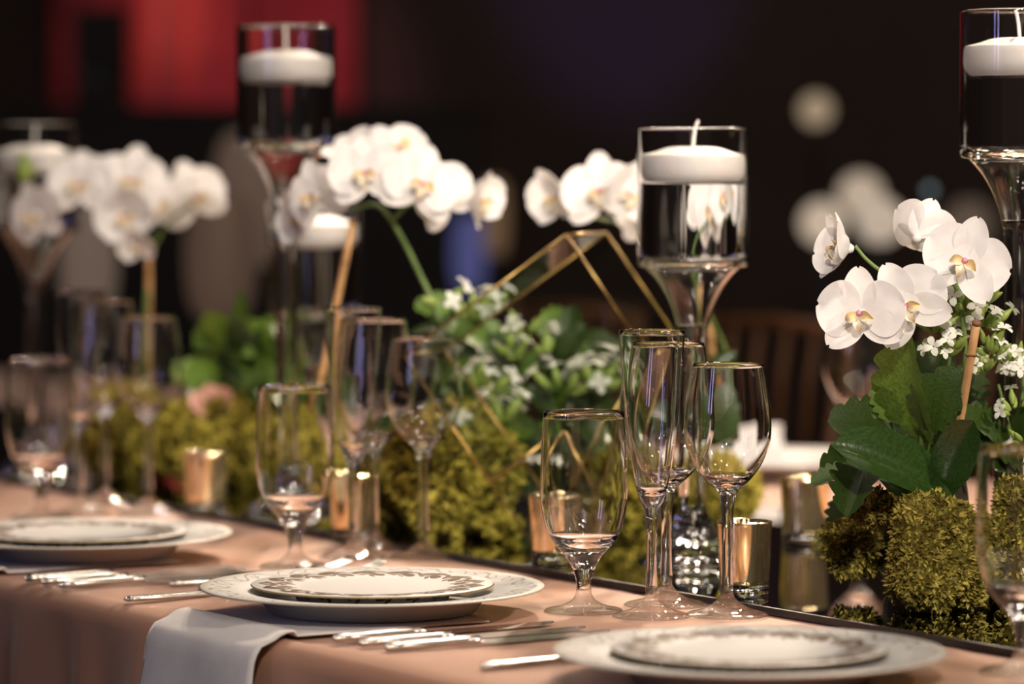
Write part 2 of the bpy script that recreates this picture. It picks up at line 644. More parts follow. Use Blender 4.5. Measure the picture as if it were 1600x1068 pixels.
single('tablecloth', make_cloth(), MAT['cloth'], Matrix.Identity(4),
       'peach satin tablecloth covering the long banquet table', 'tablecloth')

# mirror runner down the middle of the table
mr = empty('mirror_runner', W(1.3, 0.30, 0.0), 'long dark mirror laid down the middle of the table', 'mirror', rz=TABLE_ROT)
part('mirror_panel', MB().box((0, 0, 0.0035), (5.0, 0.592, 0.006)).mesh('mirror_panel', False), MAT['mirror'], mr)
eb = MB()
for sy in (-1, 1):
    eb.box((0, sy * 0.2985, 0.0035), (5.0, 0.004, 0.0066))
part('edge_trim', eb.mesh('edge_trim', False), MAT['black'], mr)
MZ = 0.0066    # top of the mirror above the table


# napkins under the plates
def make_napkin(s0, label, width=0.205, drop=0.27):
    v, f = [], []
    sec = [(t, 0.0004) for t in np.linspace(-0.25, -0.45, 14)]
    for a in np.linspace(0, PI / 2, 8):
        sec.append((-0.4535 - 0.031 * math.sin(a), -0.026 + 0.031 * math.cos(a)))
    for z in np.linspace(-0.04, -drop, 14):
        sec.append((-0.4850 - 0.10 * (-z - 0.04), z))
    nS = 26
    for i in range(nS + 1):
        a = i / nS
        s = s0 + (a - 0.5) * width
        puff = math.sin(PI * a) ** 0.5
        for (t, z) in sec:
            k = min(max(-z / 0.2, 0), 1)
            tt = t - (0.010 * puff + 0.022) * (0.35 + k) * (1 if z < -0.005 else 0) - 0.010 * k * math.sin(a * 9)
            v.append(W(s + 0.012 * k * math.sin(z * 30), tt, z))
    n = len(sec)
    for i in range(nS):
        for j in range(n - 1):
            f.append((i * n + j, (i + 1) * n + j, (i + 1) * n + j + 1, i * n + j + 1))
    o = single('napkin', MB().add(v, f).mesh('napkin'), MAT['napkin'], Matrix.Identity(4), label, 'napkin', 'napkins under the chargers')
    md = o.modifiers.new('thickness', 'SOLIDIFY')
    md.thickness = 0.0016
    md.offset = 1
    return o


make_napkin(0.425, 'white folded linen napkin hanging over the table edge under the middle charger')
make_napkin(1.03, 'white linen napkin under the leftmost charger, cut off by the photo edge')

# ------------------------------------------------------------------ plates
charger_prof = [(0, 0.0015), (0.088, 0.0015), (0.092, 0.0), (0.097, 0.0015), (0.104, 0.0110), (0.112, 0.0165), (0.130, 0.0188), (0.150, 0.0210), (0.1595, 0.0225),
                (0.1605, 0.0236), (0.1595, 0.0246), (0.150, 0.0238), (0.130, 0.0219), (0.114, 0.0200), (0.107, 0.0165), (0.100, 0.0080), (0.094, 0.0055), (0, 0.0055)]
salad_prof = [(0, 0.0015), (0.062, 0.0015), (0.065, 0.0), (0.068, 0.0015), (0.073, 0.0105), (0.080, 0.0150), (0.095, 0.0175), (0.112, 0.0187),
              (0.1133, 0.0196), (0.112, 0.0206), (0.095, 0.0201), (0.082, 0.0196), (0.076, 0.0190), (0.070, 0.0183), (0.066, 0.0181), (0, 0.0180)]
charger_mesh = MB().lathe(charger_prof, 96).mesh('charger_plate')
salad_mesh = MB().lathe(salad_prof, 80).mesh('salad_plate')


def place_plates(s, t, lab_c, lab_s, z0=0.0, rot=0.0):
    single('charger_plate', charger_mesh, MAT['charger'], T(W(s, t, z0)) @ Matrix.Rotation(rot, 4, 'Z'), lab_c, 'plate', 'charger plates')
    if lab_s:
        p = W(s, t, z0 + 0.0057)
        single('salad_plate', salad_mesh, MAT['salad'], T(p) @ Matrix.Rotation(rot * 1.7 + 0.2, 4, 'Z'), lab_s, 'plate', 'salad plates')


# the salad plate stands on the shoulder of the charger well, a little raised as in the photo
place_plates(0.438, -0.306, 'white charger plate over the hanging napkin, middle of the near row',
             'leaf-patterned salad plate on the middle charger, fork tines peeking behind it', 0.0022, 0.3)
place_plates(-0.112, -0.272, 'white charger plate nearest the camera at the lower right',
             'leaf-patterned salad plate on the nearest charger, blurred', 0.0004, 1.1)
place_plates(1.03, -0.318, 'white charger plate at the far left of the near row, partly out of frame',
             'leaf-patterned salad plate on the leftmost charger', 0.0022, 2.0)
place_plates(1.47, 0.93, 'white charger plate on the far side of the table behind the gold votives', None, 0.0, 0.5)

# menu card leaning on the far charger
cardM = T(P(1176, 722, 5.02)) @ Matrix.Rotation(math.radians(-6), 4, 'Y') @ Matrix.Rotation(math.radians(12), 4, 'Z')
cb = empty('menu_card', P(1176, 735, 5.02), 'white folded card with a line of small print on the far charger', 'card')
cpm = MB()
cpm.box((0, 0, 0.018), (0.092, 0.002, 0.064), Matrix.Rotation(math.radians(-28), 4, 'X'))
cpm.box((0, 0.030, 0.018), (0.092, 0.002, 0.064), T((0, 0.030, 0)) @ Matrix.Rotation(math.radians(28), 4, 'X') @ T((0, -0.030, 0)))
part('card_panel', cpm.mesh('card_panel', False), MAT['card'], cb, cardM)
ik = MB()
xx = -0.012
for w in (0.004, 0.003, 0.005, 0.0, 0.006, 0.004, 0.003, 0.004):
    if w:
        ik.box((xx + w / 2, -0.0013, 0.026), (w * 0.8, 0.0004, 0.004), Matrix.Rotation(math.radians(-28), 4, 'X'))
    xx += w + 0.0012
part('print', ik.mesh('print', False), MAT['ink'], cb, cardM)


# ------------------------------------------------------------------ stemware
def build_stemware(kind):
    """outer profile from the foot upward, wall thickness, split heights"""
    if kind == 'goblet':
        foot = [(0.0, 0.0), (0.018, 0.0007), (0.0355, 0.0), (0.0366, 0.0012), (0.034, 0.0028), (0.022, 0.0055), (0.0125, 0.0098), (0.0082, 0.0150), (0.0069, 0.0205)]
        stem = [(0.0069, 0.0205), (0.0069, 0.026), (0.0083, 0.033), (0.0108, 0.041)]
        bowl = [(0.0108, 0.041), (0.0165, 0.051), (0.0250, 0.0605), (0.0322, 0.071), (0.0375, 0.086), (0.0405, 0.104), (0.0408, 0.122), (0.0398, 0.150), (0.0378, 0.1865)]
        inner_z, th = 0.064, 0.0011
    elif kind == 'wine':
        foot = [(0.0, 0.0), (0.018, 0.0007), (0.0365, 0.0), (0.0376, 0.0012), (0.035, 0.0028), (0.022, 0.0062), (0.0125, 0.0115), (0.0058, 0.0190), (0.0058, 0.0280)]
        stem = [(0.0058, 0.028), (0.0049, 0.05), (0.0051, 0.08), (0.0062, 0.100), (0.0078, 0.112)]
        bowl = [(0.0078, 0.112), (0.0125, 0.118), (0.0215, 0.1262), (0.0310, 0.139), (0.0382, 0.156), (0.0405, 0.172), (0.0395, 0.192), (0.0362, 0.214), (0.0330, 0.2325)]
        inner_z, th = 0.1225, 0.0010
    elif kind == 'large_wine':
        foot = [(0.0, 0.0), (0.018, 0.0007), (0.0385, 0.0), (0.0396, 0.0012), (0.036, 0.0028), (0.022, 0.0062), (0.0125, 0.0115), (0.0058, 0.0190), (0.0058, 0.0280)]
        stem = [(0.0058, 0.028), (0.0050, 0.05), (0.0052, 0.08), (0.0062, 0.098), (0.0078, 0.108)]
        bowl = [(0.0078, 0.108), (0.0130, 0.1145), (0.0240, 0.1245), (0.0350, 0.139), (0.0430, 0.158), (0.0452, 0.175), (0.0438, 0.198), (0.0395, 0.224), (0.0350, 0.2480)]
        inner_z, th = 0.119, 0.0010
    else:  # flute
        foot = [(0.0, 0.0), (0.018, 0.0007), (0.0345, 0.0), (0.0356, 0.0012), (0.033, 0.0028), (0.021, 0.0062), (0.0122, 0.0115), (0.0058, 0.0190), (0.0057, 0.0280)]
        stem = [(0.0057, 0.028), (0.0048, 0.05), (0.0050, 0.075), (0.0060, 0.090), (0.0080, 0.101)]
        bowl = [(0.0080, 0.101), (0.0118, 0.110), (0.0160, 0.126), (0.0200, 0.148), (0.0235, 0.175), (0.0268, 0.210), (0.0290, 0.238), (0.0303, 0.2640)]
        inner_z, th = 0.112, 0.0010
    fo = rz_profile(foot, 4)
    fo[0] = (0, 0.0008)
    st = rz_profile(stem, 5)
    bo = rz_profile(bowl, 6)
    # inner wall: offset of the outer bowl, rounded to a point on the axis
    inner = []
    for r, z in reversed(bo):
        ri = r - th
        if z > inner_z + 0.006 and ri > 0.004:
            inner.append((ri, z))
    r_last, z_last = inner[-1]
    inner += [(r_last * 0.8, z_last - (z_last - inner_z) * 0.45), (r_last * 0.5, z_last - (z_last - inner_z) * 0.8),
              (r_last * 0.2, inner_z + 0.0004), (0, inner_z)]
    rim = [(bo[-1][0] - th * 0.2, bo[-1][1] + th * 0.45), (bo[-1][0] - th * 0.8, bo[-1][1] + th * 0.45)]
    return {'foot': MB().lathe(fo, 48).mesh(kind + '_foot'),
            'stem': MB().lathe(st, 32).mesh(kind + '_stem'),
            'bowl': MB().lathe(bo + rim + inner, 56).mesh(kind + '_bowl')}


STEMWARE = {k: build_stemware(k) for k in ('goblet', 'wine', 'large_wine', 'flute')}
NAMES = {'goblet': 'water_goblet', 'wine': 'wine_glass', 'large_wine': 'large_wine_glass', 'flute': 'champagne_flute'}
CATS = {'goblet': 'goblet', 'wine': 'wine glass', 'large_wine': 'wine glass', 'flute': 'flute'}
GRP = {'goblet': 'water goblets along the near row', 'wine': 'white wine glasses along the near row',
       'large_wine': 'large wine glasses', 'flute': 'champagne flutes along the near row'}


def stemware(kind, loc, label, rz=0.0):
    e = empty(NAMES[kind], loc, label, CATS[kind], GRP[kind], rz)
    m = STEMWARE[kind]
    part('bowl', m['bowl'], MAT['glass_bowl'], e)
    part('stem', m['stem'], MAT['glass'], e)
    part('foot', m['foot'], MAT['glass_foot'], e)
    return e


for kind, px, py, label in [
    ('goblet', 912, 956, 'sharply focused empty water goblet in the middle of the photo, right of the middle plate'),
    ('wine', 1136, 962, 'sharply focused wine glass standing in front of the gold votive, rightmost of its cluster'),
    ('flute', 1018, 964, 'sharp champagne flute standing between the central goblet and the wine glass'),
    ('large_wine', 1041, 946, 'large wine glass directly behind the sharp champagne flute'),
    ('goblet', 461, 886, 'slightly blurred water goblet standing behind the left part of the middle plate'),
    ('wine', 662, 872, 'blurred wine glass in front of the bright mossy block left of the terrarium edge'),
    ('flute', 552, 872, 'blurred champagne flute behind the middle plate, beside the second goblet'),
    ('large_wine', 584, 858, 'large wine glass half hidden between the blurred flute and wine glass'),
    ('goblet', 64, 810, 'very blurred water goblet at the left edge behind the leftmost plate'),
    ('wine', 232, 802, 'very blurred wine glass behind the leftmost plate, in front of the cane'),
    ('flute', 126, 802, 'very blurred champagne flute behind the leftmost plate'),
    ('large_wine', 164, 788, 'very blurred large wine glass between the leftmost flute and wine glass'),
]:
    stemware(kind, onz(px, py, 0.0) + Vector((0, 0, 0.0008)), label)
stemware('goblet', Vector((0.4225, 3.15, TZ + 0.0008)), 'blurred water goblet cut off by the right edge in the foreground')
stemware('large_wine', Vector((0.418, 4.60, TZ + 0.0008)), 'blurred large wine glass behind the right orchid on the far side')


# ------------------------------------------------------------------ floating candle holders
def candle_holder(px, Y, height, label, clabel, wick_tilt=0.1, low=0.057):
    base = P(px, 534, Y)
    base.z = TZ + MZ
    e = empty('candle_holder', base, label, 'candle holder', 'pedestal candle holders')
    R, th, cup = 0.0577, 0.0022, 0.143
    zc = height - cup
    foot = rz_profile([(0.0545, 0.0), (0.056, 0.0016), (0.054, 0.0034), (0.047, 0.0065), (0.040, 0.0115), (0.0335, 0.020), (0.0275, 0.031), (0.021, 0.041), (0.0155, 0.052)], 4)
    foot = [(0, 0.0)] + foot
    stem = rz_profile([(0.0155, 0.052), (0.0135, 0.070), (0.0128, zc * 0.5), (0.0135, zc - 0.085), (0.0165, zc - 0.062)], 6)
    neck = rz_profile([(0.0165, zc - 0.062), (0.0200, zc - 0.048), (0.0265, zc - 0.032), (0.0350, zc - 0.017), (0.0440, zc - 0.006), (0.0490, zc - 0.001)], 5)
    inn = rz_profile([(0.0, zc - 0.030), (0.012, zc - 0.029), (0.0235, zc - 0.021), (0.032, zc - 0.010), (0.0375, zc + 0.002)], 4)
    cupw = [(0.0490, zc - 0.001), (0.0560, zc + 0.0005), (R, zc + 0.004), (R, zc + 0.010), (R, zc + 0.012), (R, zc + 0.05), (R, height - 0.004), (R, height - 0.0025), (R, height - 0.001), (R - th * 0.3, height), (R - th * 0.8, height),
            (R - th, height - 0.001), (R - th, height - 0.0025), (R - th, height - 0.004), (R - th, zc + 0.05), (R - th, zc + 0.012), (R - th, zc + 0.010), (R - th - 0.003, zc + 0.0065), (0.0375, zc + 0.0045), (0.0, zc + 0.0045)]
    part('foot', MB().lathe(foot, 56).mesh('holder_foot'), MAT['glass'], e)
    part('stem', MB().lathe(stem + [], 40).mesh('holder_stem'), MAT['glass'], e)
    nk = MB().lathe(neck, 56)
    part('neck', nk.mesh('holder_neck'), MAT['glass_bowl'], e)
    part('neck_core', MB().lathe([(0.0, zc + 0.003)] + [(r * 0.93, z) for r, z in reversed(neck)][1:] + [(0, zc - 0.060)], 48).mesh('neck_core'), MAT['glass'], e)
    part('cup', MB().lathe(cupw, 64).mesh('holder_cup'), MAT['glass_bowl'], e)
    wl = height - low        # water surface
    rw = R - th - 0.0004
    water = [(0, zc + 0.0050), (rw - 0.003, zc + 0.0072), (rw, zc + 0.0105), (rw, zc + 0.013), (rw, wl - 0.004), (rw, wl - 0.0015), (rw, wl), (rw - 0.0015, wl), (rw - 0.004, wl), (0, wl)]
    part('water', MB().lathe(water, 64).mesh('holder_water'), MAT['water'], e)
    # the floating candle
    c = empty('floating_candle', base + Vector((0, 0, wl + 0.0004)), clabel, 'candle', 'floating candles')
    rc = rw - 0.0012
    prof = rz_profile([(0, 0.0), (rc - 0.012, 0.0003), (rc - 0.004, 0.003), (rc, 0.010), (rc + 0.0003, 0.020), (rc - 0.001, 0.0275), (rc - 0.004, 0.0292), (rc - 0.014, 0.0315), (rc * 0.45, 0.0362), (0, 0.0372)], 4)
    part('wax', MB().lathe(prof, 56).mesh('candle_wax'), MAT['wax'], c)
    wk = spline([(0, 0, 0.036), (wick_tilt * 0.006, 0, 0.044), (wick_tilt * 0.02, 0.001, 0.056), (wick_tilt * 0.045, 0, 0.064)], 4)
    part('wick', MB().tube(wk, [0.0017] * (len(wk) - 1) + [0.0012], 8).mesh('candle_wick'), MAT['wick'], c)
    return e


candle_holder(1082, 3.95, 0.447, 'medium glass pedestal candle holder in the middle, behind the wine glass', 'white floating candle in the central medium pedestal holder', 0.12)
candle_holder(1590, 3.72, 0.559, 'tall glass pedestal candle holder cut off by the right edge', 'white floating candle at the upper right corner of the photo', -0.1, 0.064)
candle_holder(448, 4.48, 0.568, 'tall glass pedestal candle holder at the upper left before the red curtain', 'white floating candle in the tall holder before the red curtain', -0.02, 0.066)
candle_holder(491, 4.74, 0.362, 'short glass pedestal candle holder behind the drooping orchid left of centre', 'white floating candle half hidden by the orchid left of centre', 0.05)
candle_holder(56, 5.05, 0.459, 'blurred glass pedestal candle holder at the left edge', 'white floating candle at the left edge of the photo', 0.05, 0.066)


# ------------------------------------------------------------------ gold votives
def votive(px, py, label, H=0.070):
    b = onz(px, py, MZ)
    e = empty('votive_cup', b + Vector((0, 0, 0.0002)), label, 'votive', 'gold votive cups on the mirror')
    r0, r1 = 0.0235, 0.0268
    base = [(0, 0.0), (r0 - 0.001, 0.0), (r0, 0.0012), (r0 + 0.0004, 0.0095)]
    part('base', MB().lathe(base + [(0, 0.0095)], 48).mesh('votive_base'), MAT['glass'], e, label='clear thick glass base')
    cup = [(0, 0.0098), (r0 - 0.002, 0.0098), (r0 + 0.0003, 0.0115), (r0 + 0.0005, 0.014), (r1 - 0.0003, H - 0.005), (r1 - 0.0002, H - 0.0025), (r1, H - 0.0006), (r1 - 0.0008, H), (r1 - 0.0017, H - 0.0006), (r0 - 0.002, 0.014), (0, 0.0135)]
    part('cup', MB().lathe(cup, 56).mesh('votive_cup'), MAT['gold'], e)
    return e


votive(1163, 927, 'sharp gold mercury-glass votive cup beside the stem of the wine glass')
votive(1257, 846, 'gold votive cup left of the moss, in front of the far white charger')
votive(866, 878, 'gold votive cup seen through the central water goblet')
votive(552, 839, 'blurred gold votive cup behind the second champagne flute stem')
votive(322, 797, 'blurred gold votive cup in front of the left moss below the pink blossom')


# ------------------------------------------------------------------ cutlery
def handle_profile(mb, L0, L1, w_end, w_neck, th, scallop=True):
    """flat handle from x=0 (end) to x=L1, tapering, rounded section"""
    xs = [0.0, 0.003, 0.008, 0.013, 0.018, 0.03, 0.05, 0.07, L1 * 0.85, L1]
    ws = [0.002, 0.75 * w_end, w_end, 0.72 * w_end, 0.85 * w_end, 0.95 * w_end, 0.8 * w_end, 0.7 * w_end, w_neck * 1.1, w_neck]
    n = 10
    v, f = [], []
    for x, w in zip(xs, ws):
        for k in range(n):
            a = 2 * PI * k / n
            v.append((x + L0, w * math.cos(a) * 0.5, th / 2 + th / 2 * math.sin(a) * (1 if w > 0.004 else 0.5)))
    for i in range(len(xs) - 1):
        for k in range(n):
            k2 = (k + 1) % n
            f.append((i * n + k, (i + 1) * n + k, (i + 1) * n + k2, i * n + k2))
    f.append(tuple(range(n - 1, -1, -1)))
    f.append(tuple((len(xs) - 1) * n + k for k in range(n)))
    mb.add(v, f)


def cutlery_meshes():
    kh = MB(); handle_profile(kh, 0, 0.095, 0.017, 0.009, 0.0075)
    kb = MB()
    xs = np.linspace(0.095, 0.235, 14)
    v, f = [], []
    for i, x in enumerate(xs):
        a = i / 13
        w = 0.0185 * (1 - max(0, (a - 0.75) / 0.25) ** 2 * 0.85) * min(1.0, 0.42 + a * 4)
        back = 0.0045
        v += [(x, back, 0.0030), (x, back, 0.0012), (x, back - w, 0.0016)]
    for i in range(13):
        for k in range(3):
            k2 = (k + 1) % 3
            f.append((i * 3 + k, (i + 1) * 3 + k, (i + 1) * 3 + k2, i * 3 + k2))
    f += [(2, 1, 0), (39, 40, 41)]
    kb.add(v, f)
    fh = MB(); handle_profile(fh, 0, 0.125, 0.0165, 0.006, 0.0055)
    fb = MB()
    neck = [(0.123, 0, 0.003), (0.135, 0, 0.0065), (0.146, 0, 0.0080)]
    fb.tube(neck, [0.0032, 0.0040, 0.0050], 8)
    fb.box((0.150, 0, 0.0078), (0.018, 0.022, 0.0022))
    for k in range(4):
        y = (k - 1.5) * 0.0062
        fb.tube([(0.156, y, 0.0078), (0.175, y, 0.0095), (0.195, y, 0.0150), (0.203, y, 0.0185)], [0.0019, 0.0018, 0.0015, 0.0008], 6)
    sb = MB()
    v, f = [], []
    nu, nv = 10, 8
    for i in range(nu + 1):
        a = i / nu
        x = 0.140 + a * 0.058
        hw = 0.0195 * math.sin(PI * min(max(a * 0.93 + 0.05, 0), 1)) ** 0.6
        for j in range(nv + 1):
            q = (j / nv - 0.5) * 2
            v.append((x, q * hw, 0.0015 + 0.0085 * (q * q) + 0.004 * abs(a - 0.5)))
    for i in range(nu):
        for j in range(nv):
            f.append((i * (nv + 1) + j, (i + 1) * (nv + 1) + j, (i + 1) * (nv + 1) + j + 1, i * (nv + 1) + j + 1))
    sb.add(v, f)
    sb.tube([(0.123, 0, 0.003), (0.134, 0, 0.0045), (0.143, 0, 0.005)], [0.0032, 0.0035, 0.004], 8)
    return {'table_knife': (kh.mesh('knife_handle'), ('blade', kb.mesh('knife_blade', False))),
            'table_fork': (fh.mesh('fork_handle'), ('tines', fb.mesh('fork_tines'))),
            'soup_spoon': (fh.mesh('spoon_handle'), ('spoon_bowl', sb.mesh('spoon_bowl')))}


CUT = cutlery_meshes()


def cutlery(kind, s, t, label, turn=0.0):
    p = W(s, t, 0.0006)
    ang = math.atan2(N2.y, N2.x) + turn
    e = empty(kind, p, label, {'table_knife': 'knife', 'table_fork': 'fork', 'soup_spoon': 'spoon'}[kind], 'silver cutlery on the near row', rz=ang)
    h, (bn, bm) = CUT[kind]
    part('handle', h, MAT['silver'], e)
    part(bn, bm, MAT['silver'], e)


cutlery('table_knife', 0.845, -0.470, 'silver knife with ornate handle, leftmost of the three between the left and middle plates', -0.03)
cutlery('table_knife', 0.810, -0.468, 'silver knife, second of the three handles right of the left plate', 0.02)
cutlery('table_knife', 0.775, -0.466, 'silver knife nearest the middle plate among the three left handles', 0.03)
cutlery('table_fork', 0.640, -0.462, 'silver fork whose handle points out alone left of the middle plate', -0.02)
cutlery('table_fork', 0.735, -0.365, 'silver fork with tines showing behind the middle plate, left of the pair', -0.06)
cutlery('table_fork', 0.690, -0.357, 'silver fork with tines showing behind the middle plate, right of the pair', -0.06)
cutlery('table_knife', 0.270, -0.444, 'silver knife nearest the middle plate on its right side', 0.02)
cutlery('table_knife', 0.232, -0.440, 'silver knife in the middle of the trio between the two right plates', -0.02)
cutlery('table_knife', 0.194, -0.436, 'silver knife nearest the camera in the trio before the central goblet', 0.0)
cutlery('table_fork', 0.055, -0.425, 'silver fork poking out left of the nearest plate', 0.02)


# ------------------------------------------------------------------ leaves, petals and flowers
def leaf_mesh(name, kind, L=1.0, Wd=0.5, bend=0.25, cup=0.15, nu=12, nv=6, scallops=6, twist=0.0):
    """unit-ish leaf along +X, normal +Z"""
    v, f = [], []
    for i in range(nu + 1):
        a = i / nu
        if kind == 'strap':
            w = Wd * 0.5 * min(1.0, (0.45 + 1.3 * a)) * math.sqrt(max(0.0, 1 - max(0, (a - 0.55) / 0.45) ** 2.2))
        elif kind == 'scallop':
            w = Wd * 0.5 * math.sin(PI * min(1, a * 0.88 + 0.06)) ** 0.7
            w *= 0.88 + 0.30 * abs(math.sin(a * PI * scallops))
            if a < 0.12:
                w *= 0.35 + a * 5
        else:
            w = Wd * 0.5 * math.sin(PI * min(1, a * 0.94 + 0.03)) ** 0.9
        if i == nu:
            w = Wd * 0.02
        x = L * a
        z0 = -bend * L * a * a
        tw = twist * a
        for j in range(nv + 1):
            q = (j / nv - 0.5) * 2
            zz = cup * Wd * abs(q) ** 1.1 
            y, z = q * w, zz * (w / (Wd * 0.5 + 1e-6))
            v.append((x, y * math.cos(tw) - z * math.sin(tw), z0 + y * math.sin(tw) + z * math.cos(tw)))
    for i in range(nu):
        for j in range(nv):
            k = i * (nv + 1) + j
            f.append((k, k + nv + 1, k + nv + 2, k + 1))
    return MB().add(v, f).mesh(name)


def scaled(M, L):
    return M @ Matrix.Diagonal((L, L, L, 1))


LEAVES = {
    'strap': leaf_mesh('orchid_leaf', 'strap', 1, 0.44, 0.14, 0.22, 14, 6),
    'strap_up': leaf_mesh('orchid_leaf_upright', 'strap', 1, 0.50, -0.10, 0.14, 14, 6),
    'scallop': leaf_mesh('scalloped_leaf', 'scallop', 1, 0.58, 0.22, 0.20, 36, 6, 6),
    'scallop_b': leaf_mesh('scalloped_leaf_broad', 'scallop', 1, 0.75, 0.35, 0.12, 30, 6, 5),
    'scallop_c': leaf_mesh('scalloped_leaf_folded', 'scallop', 1, 0.62, 0.10, 0.42, 30, 6, 5),
    'oval': leaf_mesh('oval_leaf', 'oval', 1, 0.46, 0.3, 0.15, 10, 4),
}


def leaf(parent, kind, base, tip, normal, mat, name='leaf'):
    base, tip = Vector(base), Vector(tip)
    d = tip - base
    L = d.length
    return part(name, LEAVES[kind], mat, parent, scaled(frame(base, d, normal), L))


def petal_grid(name, L, Wd, pw, cup, bend, nu=13, nv=8, notch=0.0, wave=0.0):
    v, f = [], []
    for i in range(nu + 1):
        a = 1 - (1 - i / nu) ** 1.9
        w = Wd * 0.5 * (math.sin(PI * a ** pw) ** 0.5 if 0 < a < 1 else 0.0)
        w = max(w, 0.0016 if i == 0 else Wd * 0.05)
        for j in range(nv + 1):
            q = (j / nv - 0.5) * 2
            y = q * w
            x = L * a + 0.05 * L * q * q * a
            z = cup * (q * q) * w - bend * L * a * a + wave * L * math.sin(q * 5 + a * 4) * a
            v.append((x, y, z))
    for i in range(nu):
        for j in range(nv):
            k = i * (nv + 1) + j
            f.append((k, k + nv + 1, k + nv + 2, k + 1))
    return MB().add(v, f).mesh(name)


PETALS = [petal_grid('orchid_petal', 0.036, 0.047, 0.98, 0.10, 0.10, wave=0.010),
          petal_grid('orchid_petal_b', 0.037, 0.047, 0.98, 0.22, -0.10, wave=0.014)]
SEPALS = [petal_grid('orchid_sepal', 0.037, 0.028, 0.92, 0.15, 0.12, nv=6),
          petal_grid('orchid_sepal_b', 0.037, 0.028, 0.92, 0.25, -0.06, nv=6)]


def lip_mesh():
    mb = MB()
    for ang, L, wd in ((-90, 0.015, 0.009), (-25, 0.0125, 0.009), (205, 0.0125, 0.009)):
        v, f = [], []
        R = Matrix.Rotation(math.radians(ang), 4, 'Z')
        for i in range(7):
            a = i / 6
            w = wd * 0.5 * math.sin(PI * (a * 0.85 + 0.1))
            for j in range(5):
                q = (j / 4 - 0.5) * 2
                v.append(R @ Vector((L * a, q * w, 0.005 + 0.012 * math.sin(a * 2.6) + 0.004 * q * q)))
        for i in range(6):
            for j in range(4):
                k = i * 5 + j
                f.append((k, k + 5, k + 6, k + 1))
        mb.add(v, f)
    return mb.mesh('orchid_lip')


def column_mesh():
    mb = MB()
    mb.lathe([(0, -0.004), (0.003, -0.003), (0.0045, 0.0), (0.0040, 0.004), (0.0032, 0.009), (0.0018, 0.0115), (0, 0.012)], 12)
    return mb.mesh('orchid_column')


LIP, COLUMN = lip_mesh(), column_mesh()
LIPC = MB().lathe([(0, 0.008), (0.0022, 0.009), (0.0026, 0.0115), (0.0012, 0.014), (0, 0.0145)], 10).mesh('lip_spot')


def orchid_flower(parent, loc, face, roll=0.0, size=1.0, cupped=0, jit=0.12):
    """flower facing direction `face`; roll turns it about its axis"""
    face = Vector(face).normalized()
    size *= 1.16
    up = Vector((0, 0, 1))
    x = up.cross(face)
    if x.length < 1e-3:
        x = Vector((1, 0, 0))
    x.normalize()
    y = face.cross(x)
    M = Matrix((x, y, face)).transposed().to_4x4()
    M.translation = Vector(loc)
    M = M @ Matrix.Rotation(roll, 4, 'Z') @ Matrix.Diagonal((size, size, size, 1))
    fl = part('flower', COLUMN, MAT['petal'], parent, M)

    def add(nm, mesh, ang, zoff, tilt, mat=MAT['petal']):
        A = M @ T((0, 0, zoff)) @ Matrix.Rotation(math.radians(ang), 4, 'Z') @ Matrix.Rotation(tilt, 4, 'Y')
        part(nm, mesh, mat, fl, A)
    r = random.uniform
    tl = -0.18 if not cupped else -0.55
    add('sepal', SEPALS[cupped], 90 + r(-5, 5), -0.001, tl + r(-jit, jit))
    add('sepal', SEPALS[cupped], 218 + r(-5, 5), -0.001, tl + r(-jit, jit))
    add('sepal', SEPALS[cupped], 322 + r(-5, 5), -0.001, tl + r(-jit, jit))
    add('petal', PETALS[cupped], 12 + r(-6, 6), 0.001, tl + r(-jit, jit))
    add('petal', PETALS[cupped], 168 + r(-6, 6), 0.001, tl + r(-jit, jit))
    part('lip', LIP, MAT['lip'], fl, M)
    part('lip_centre', LIPC, MAT['magenta'], fl, M)
    return fl


def tube_part(parent, name, pts, r0, r1, mat, n=8, k=6):
    pp = spline([Vector(p) for p in pts], k)
    rr = [r0 + (r1 - r0) * i / (len(pp) - 1) for i in range(len(pp))]
    return part(name, MB().tube(pp, rr, n).mesh(name), mat, parent, Matrix.Identity(4))


def stake(label, top, bottom, r=0.0042):
    e = empty('bamboo_stake', bottom, label, 'stake', 'bamboo stakes of the orchids')
    top, bottom = Vector(top), Vector(bottom)
    d = top - bottom
    pts = [bottom + d * (i / 6) for i in range(7)]
    part('cane', MB().tube(pts, [r * 0.9, r, r * 0.95, r, r * 0.97, r, r * 0.95], 12).mesh('cane'), MAT['bamboo'], e, Matrix.Identity(4))
    nb = MB()
    for a in (0.18, 0.995):
        c = bottom + d * a
        nb.tube([c - d.normalized() * 0.002, c, c + d.normalized() * 0.002], [r * 1.0, r * 1.12, r * 0.9], 12)
    part('cane_node', nb.mesh('cane_node'), MAT['bamboo_node'], e, Matrix.Identity(4))
    c = bottom + d * 0.78
    part('tie_wire', MB().tube([c + Vector((r * 1.25 * math.cos(a), r * 1.25 * math.sin(a), 0.0004 * math.sin(a * 3))) for a in np.linspace(0, 2 * PI, 14)], 0.0007, 6).mesh('tie_wire'),
         MAT['bamboo_node'], e, Matrix.Identity(4))
    return e


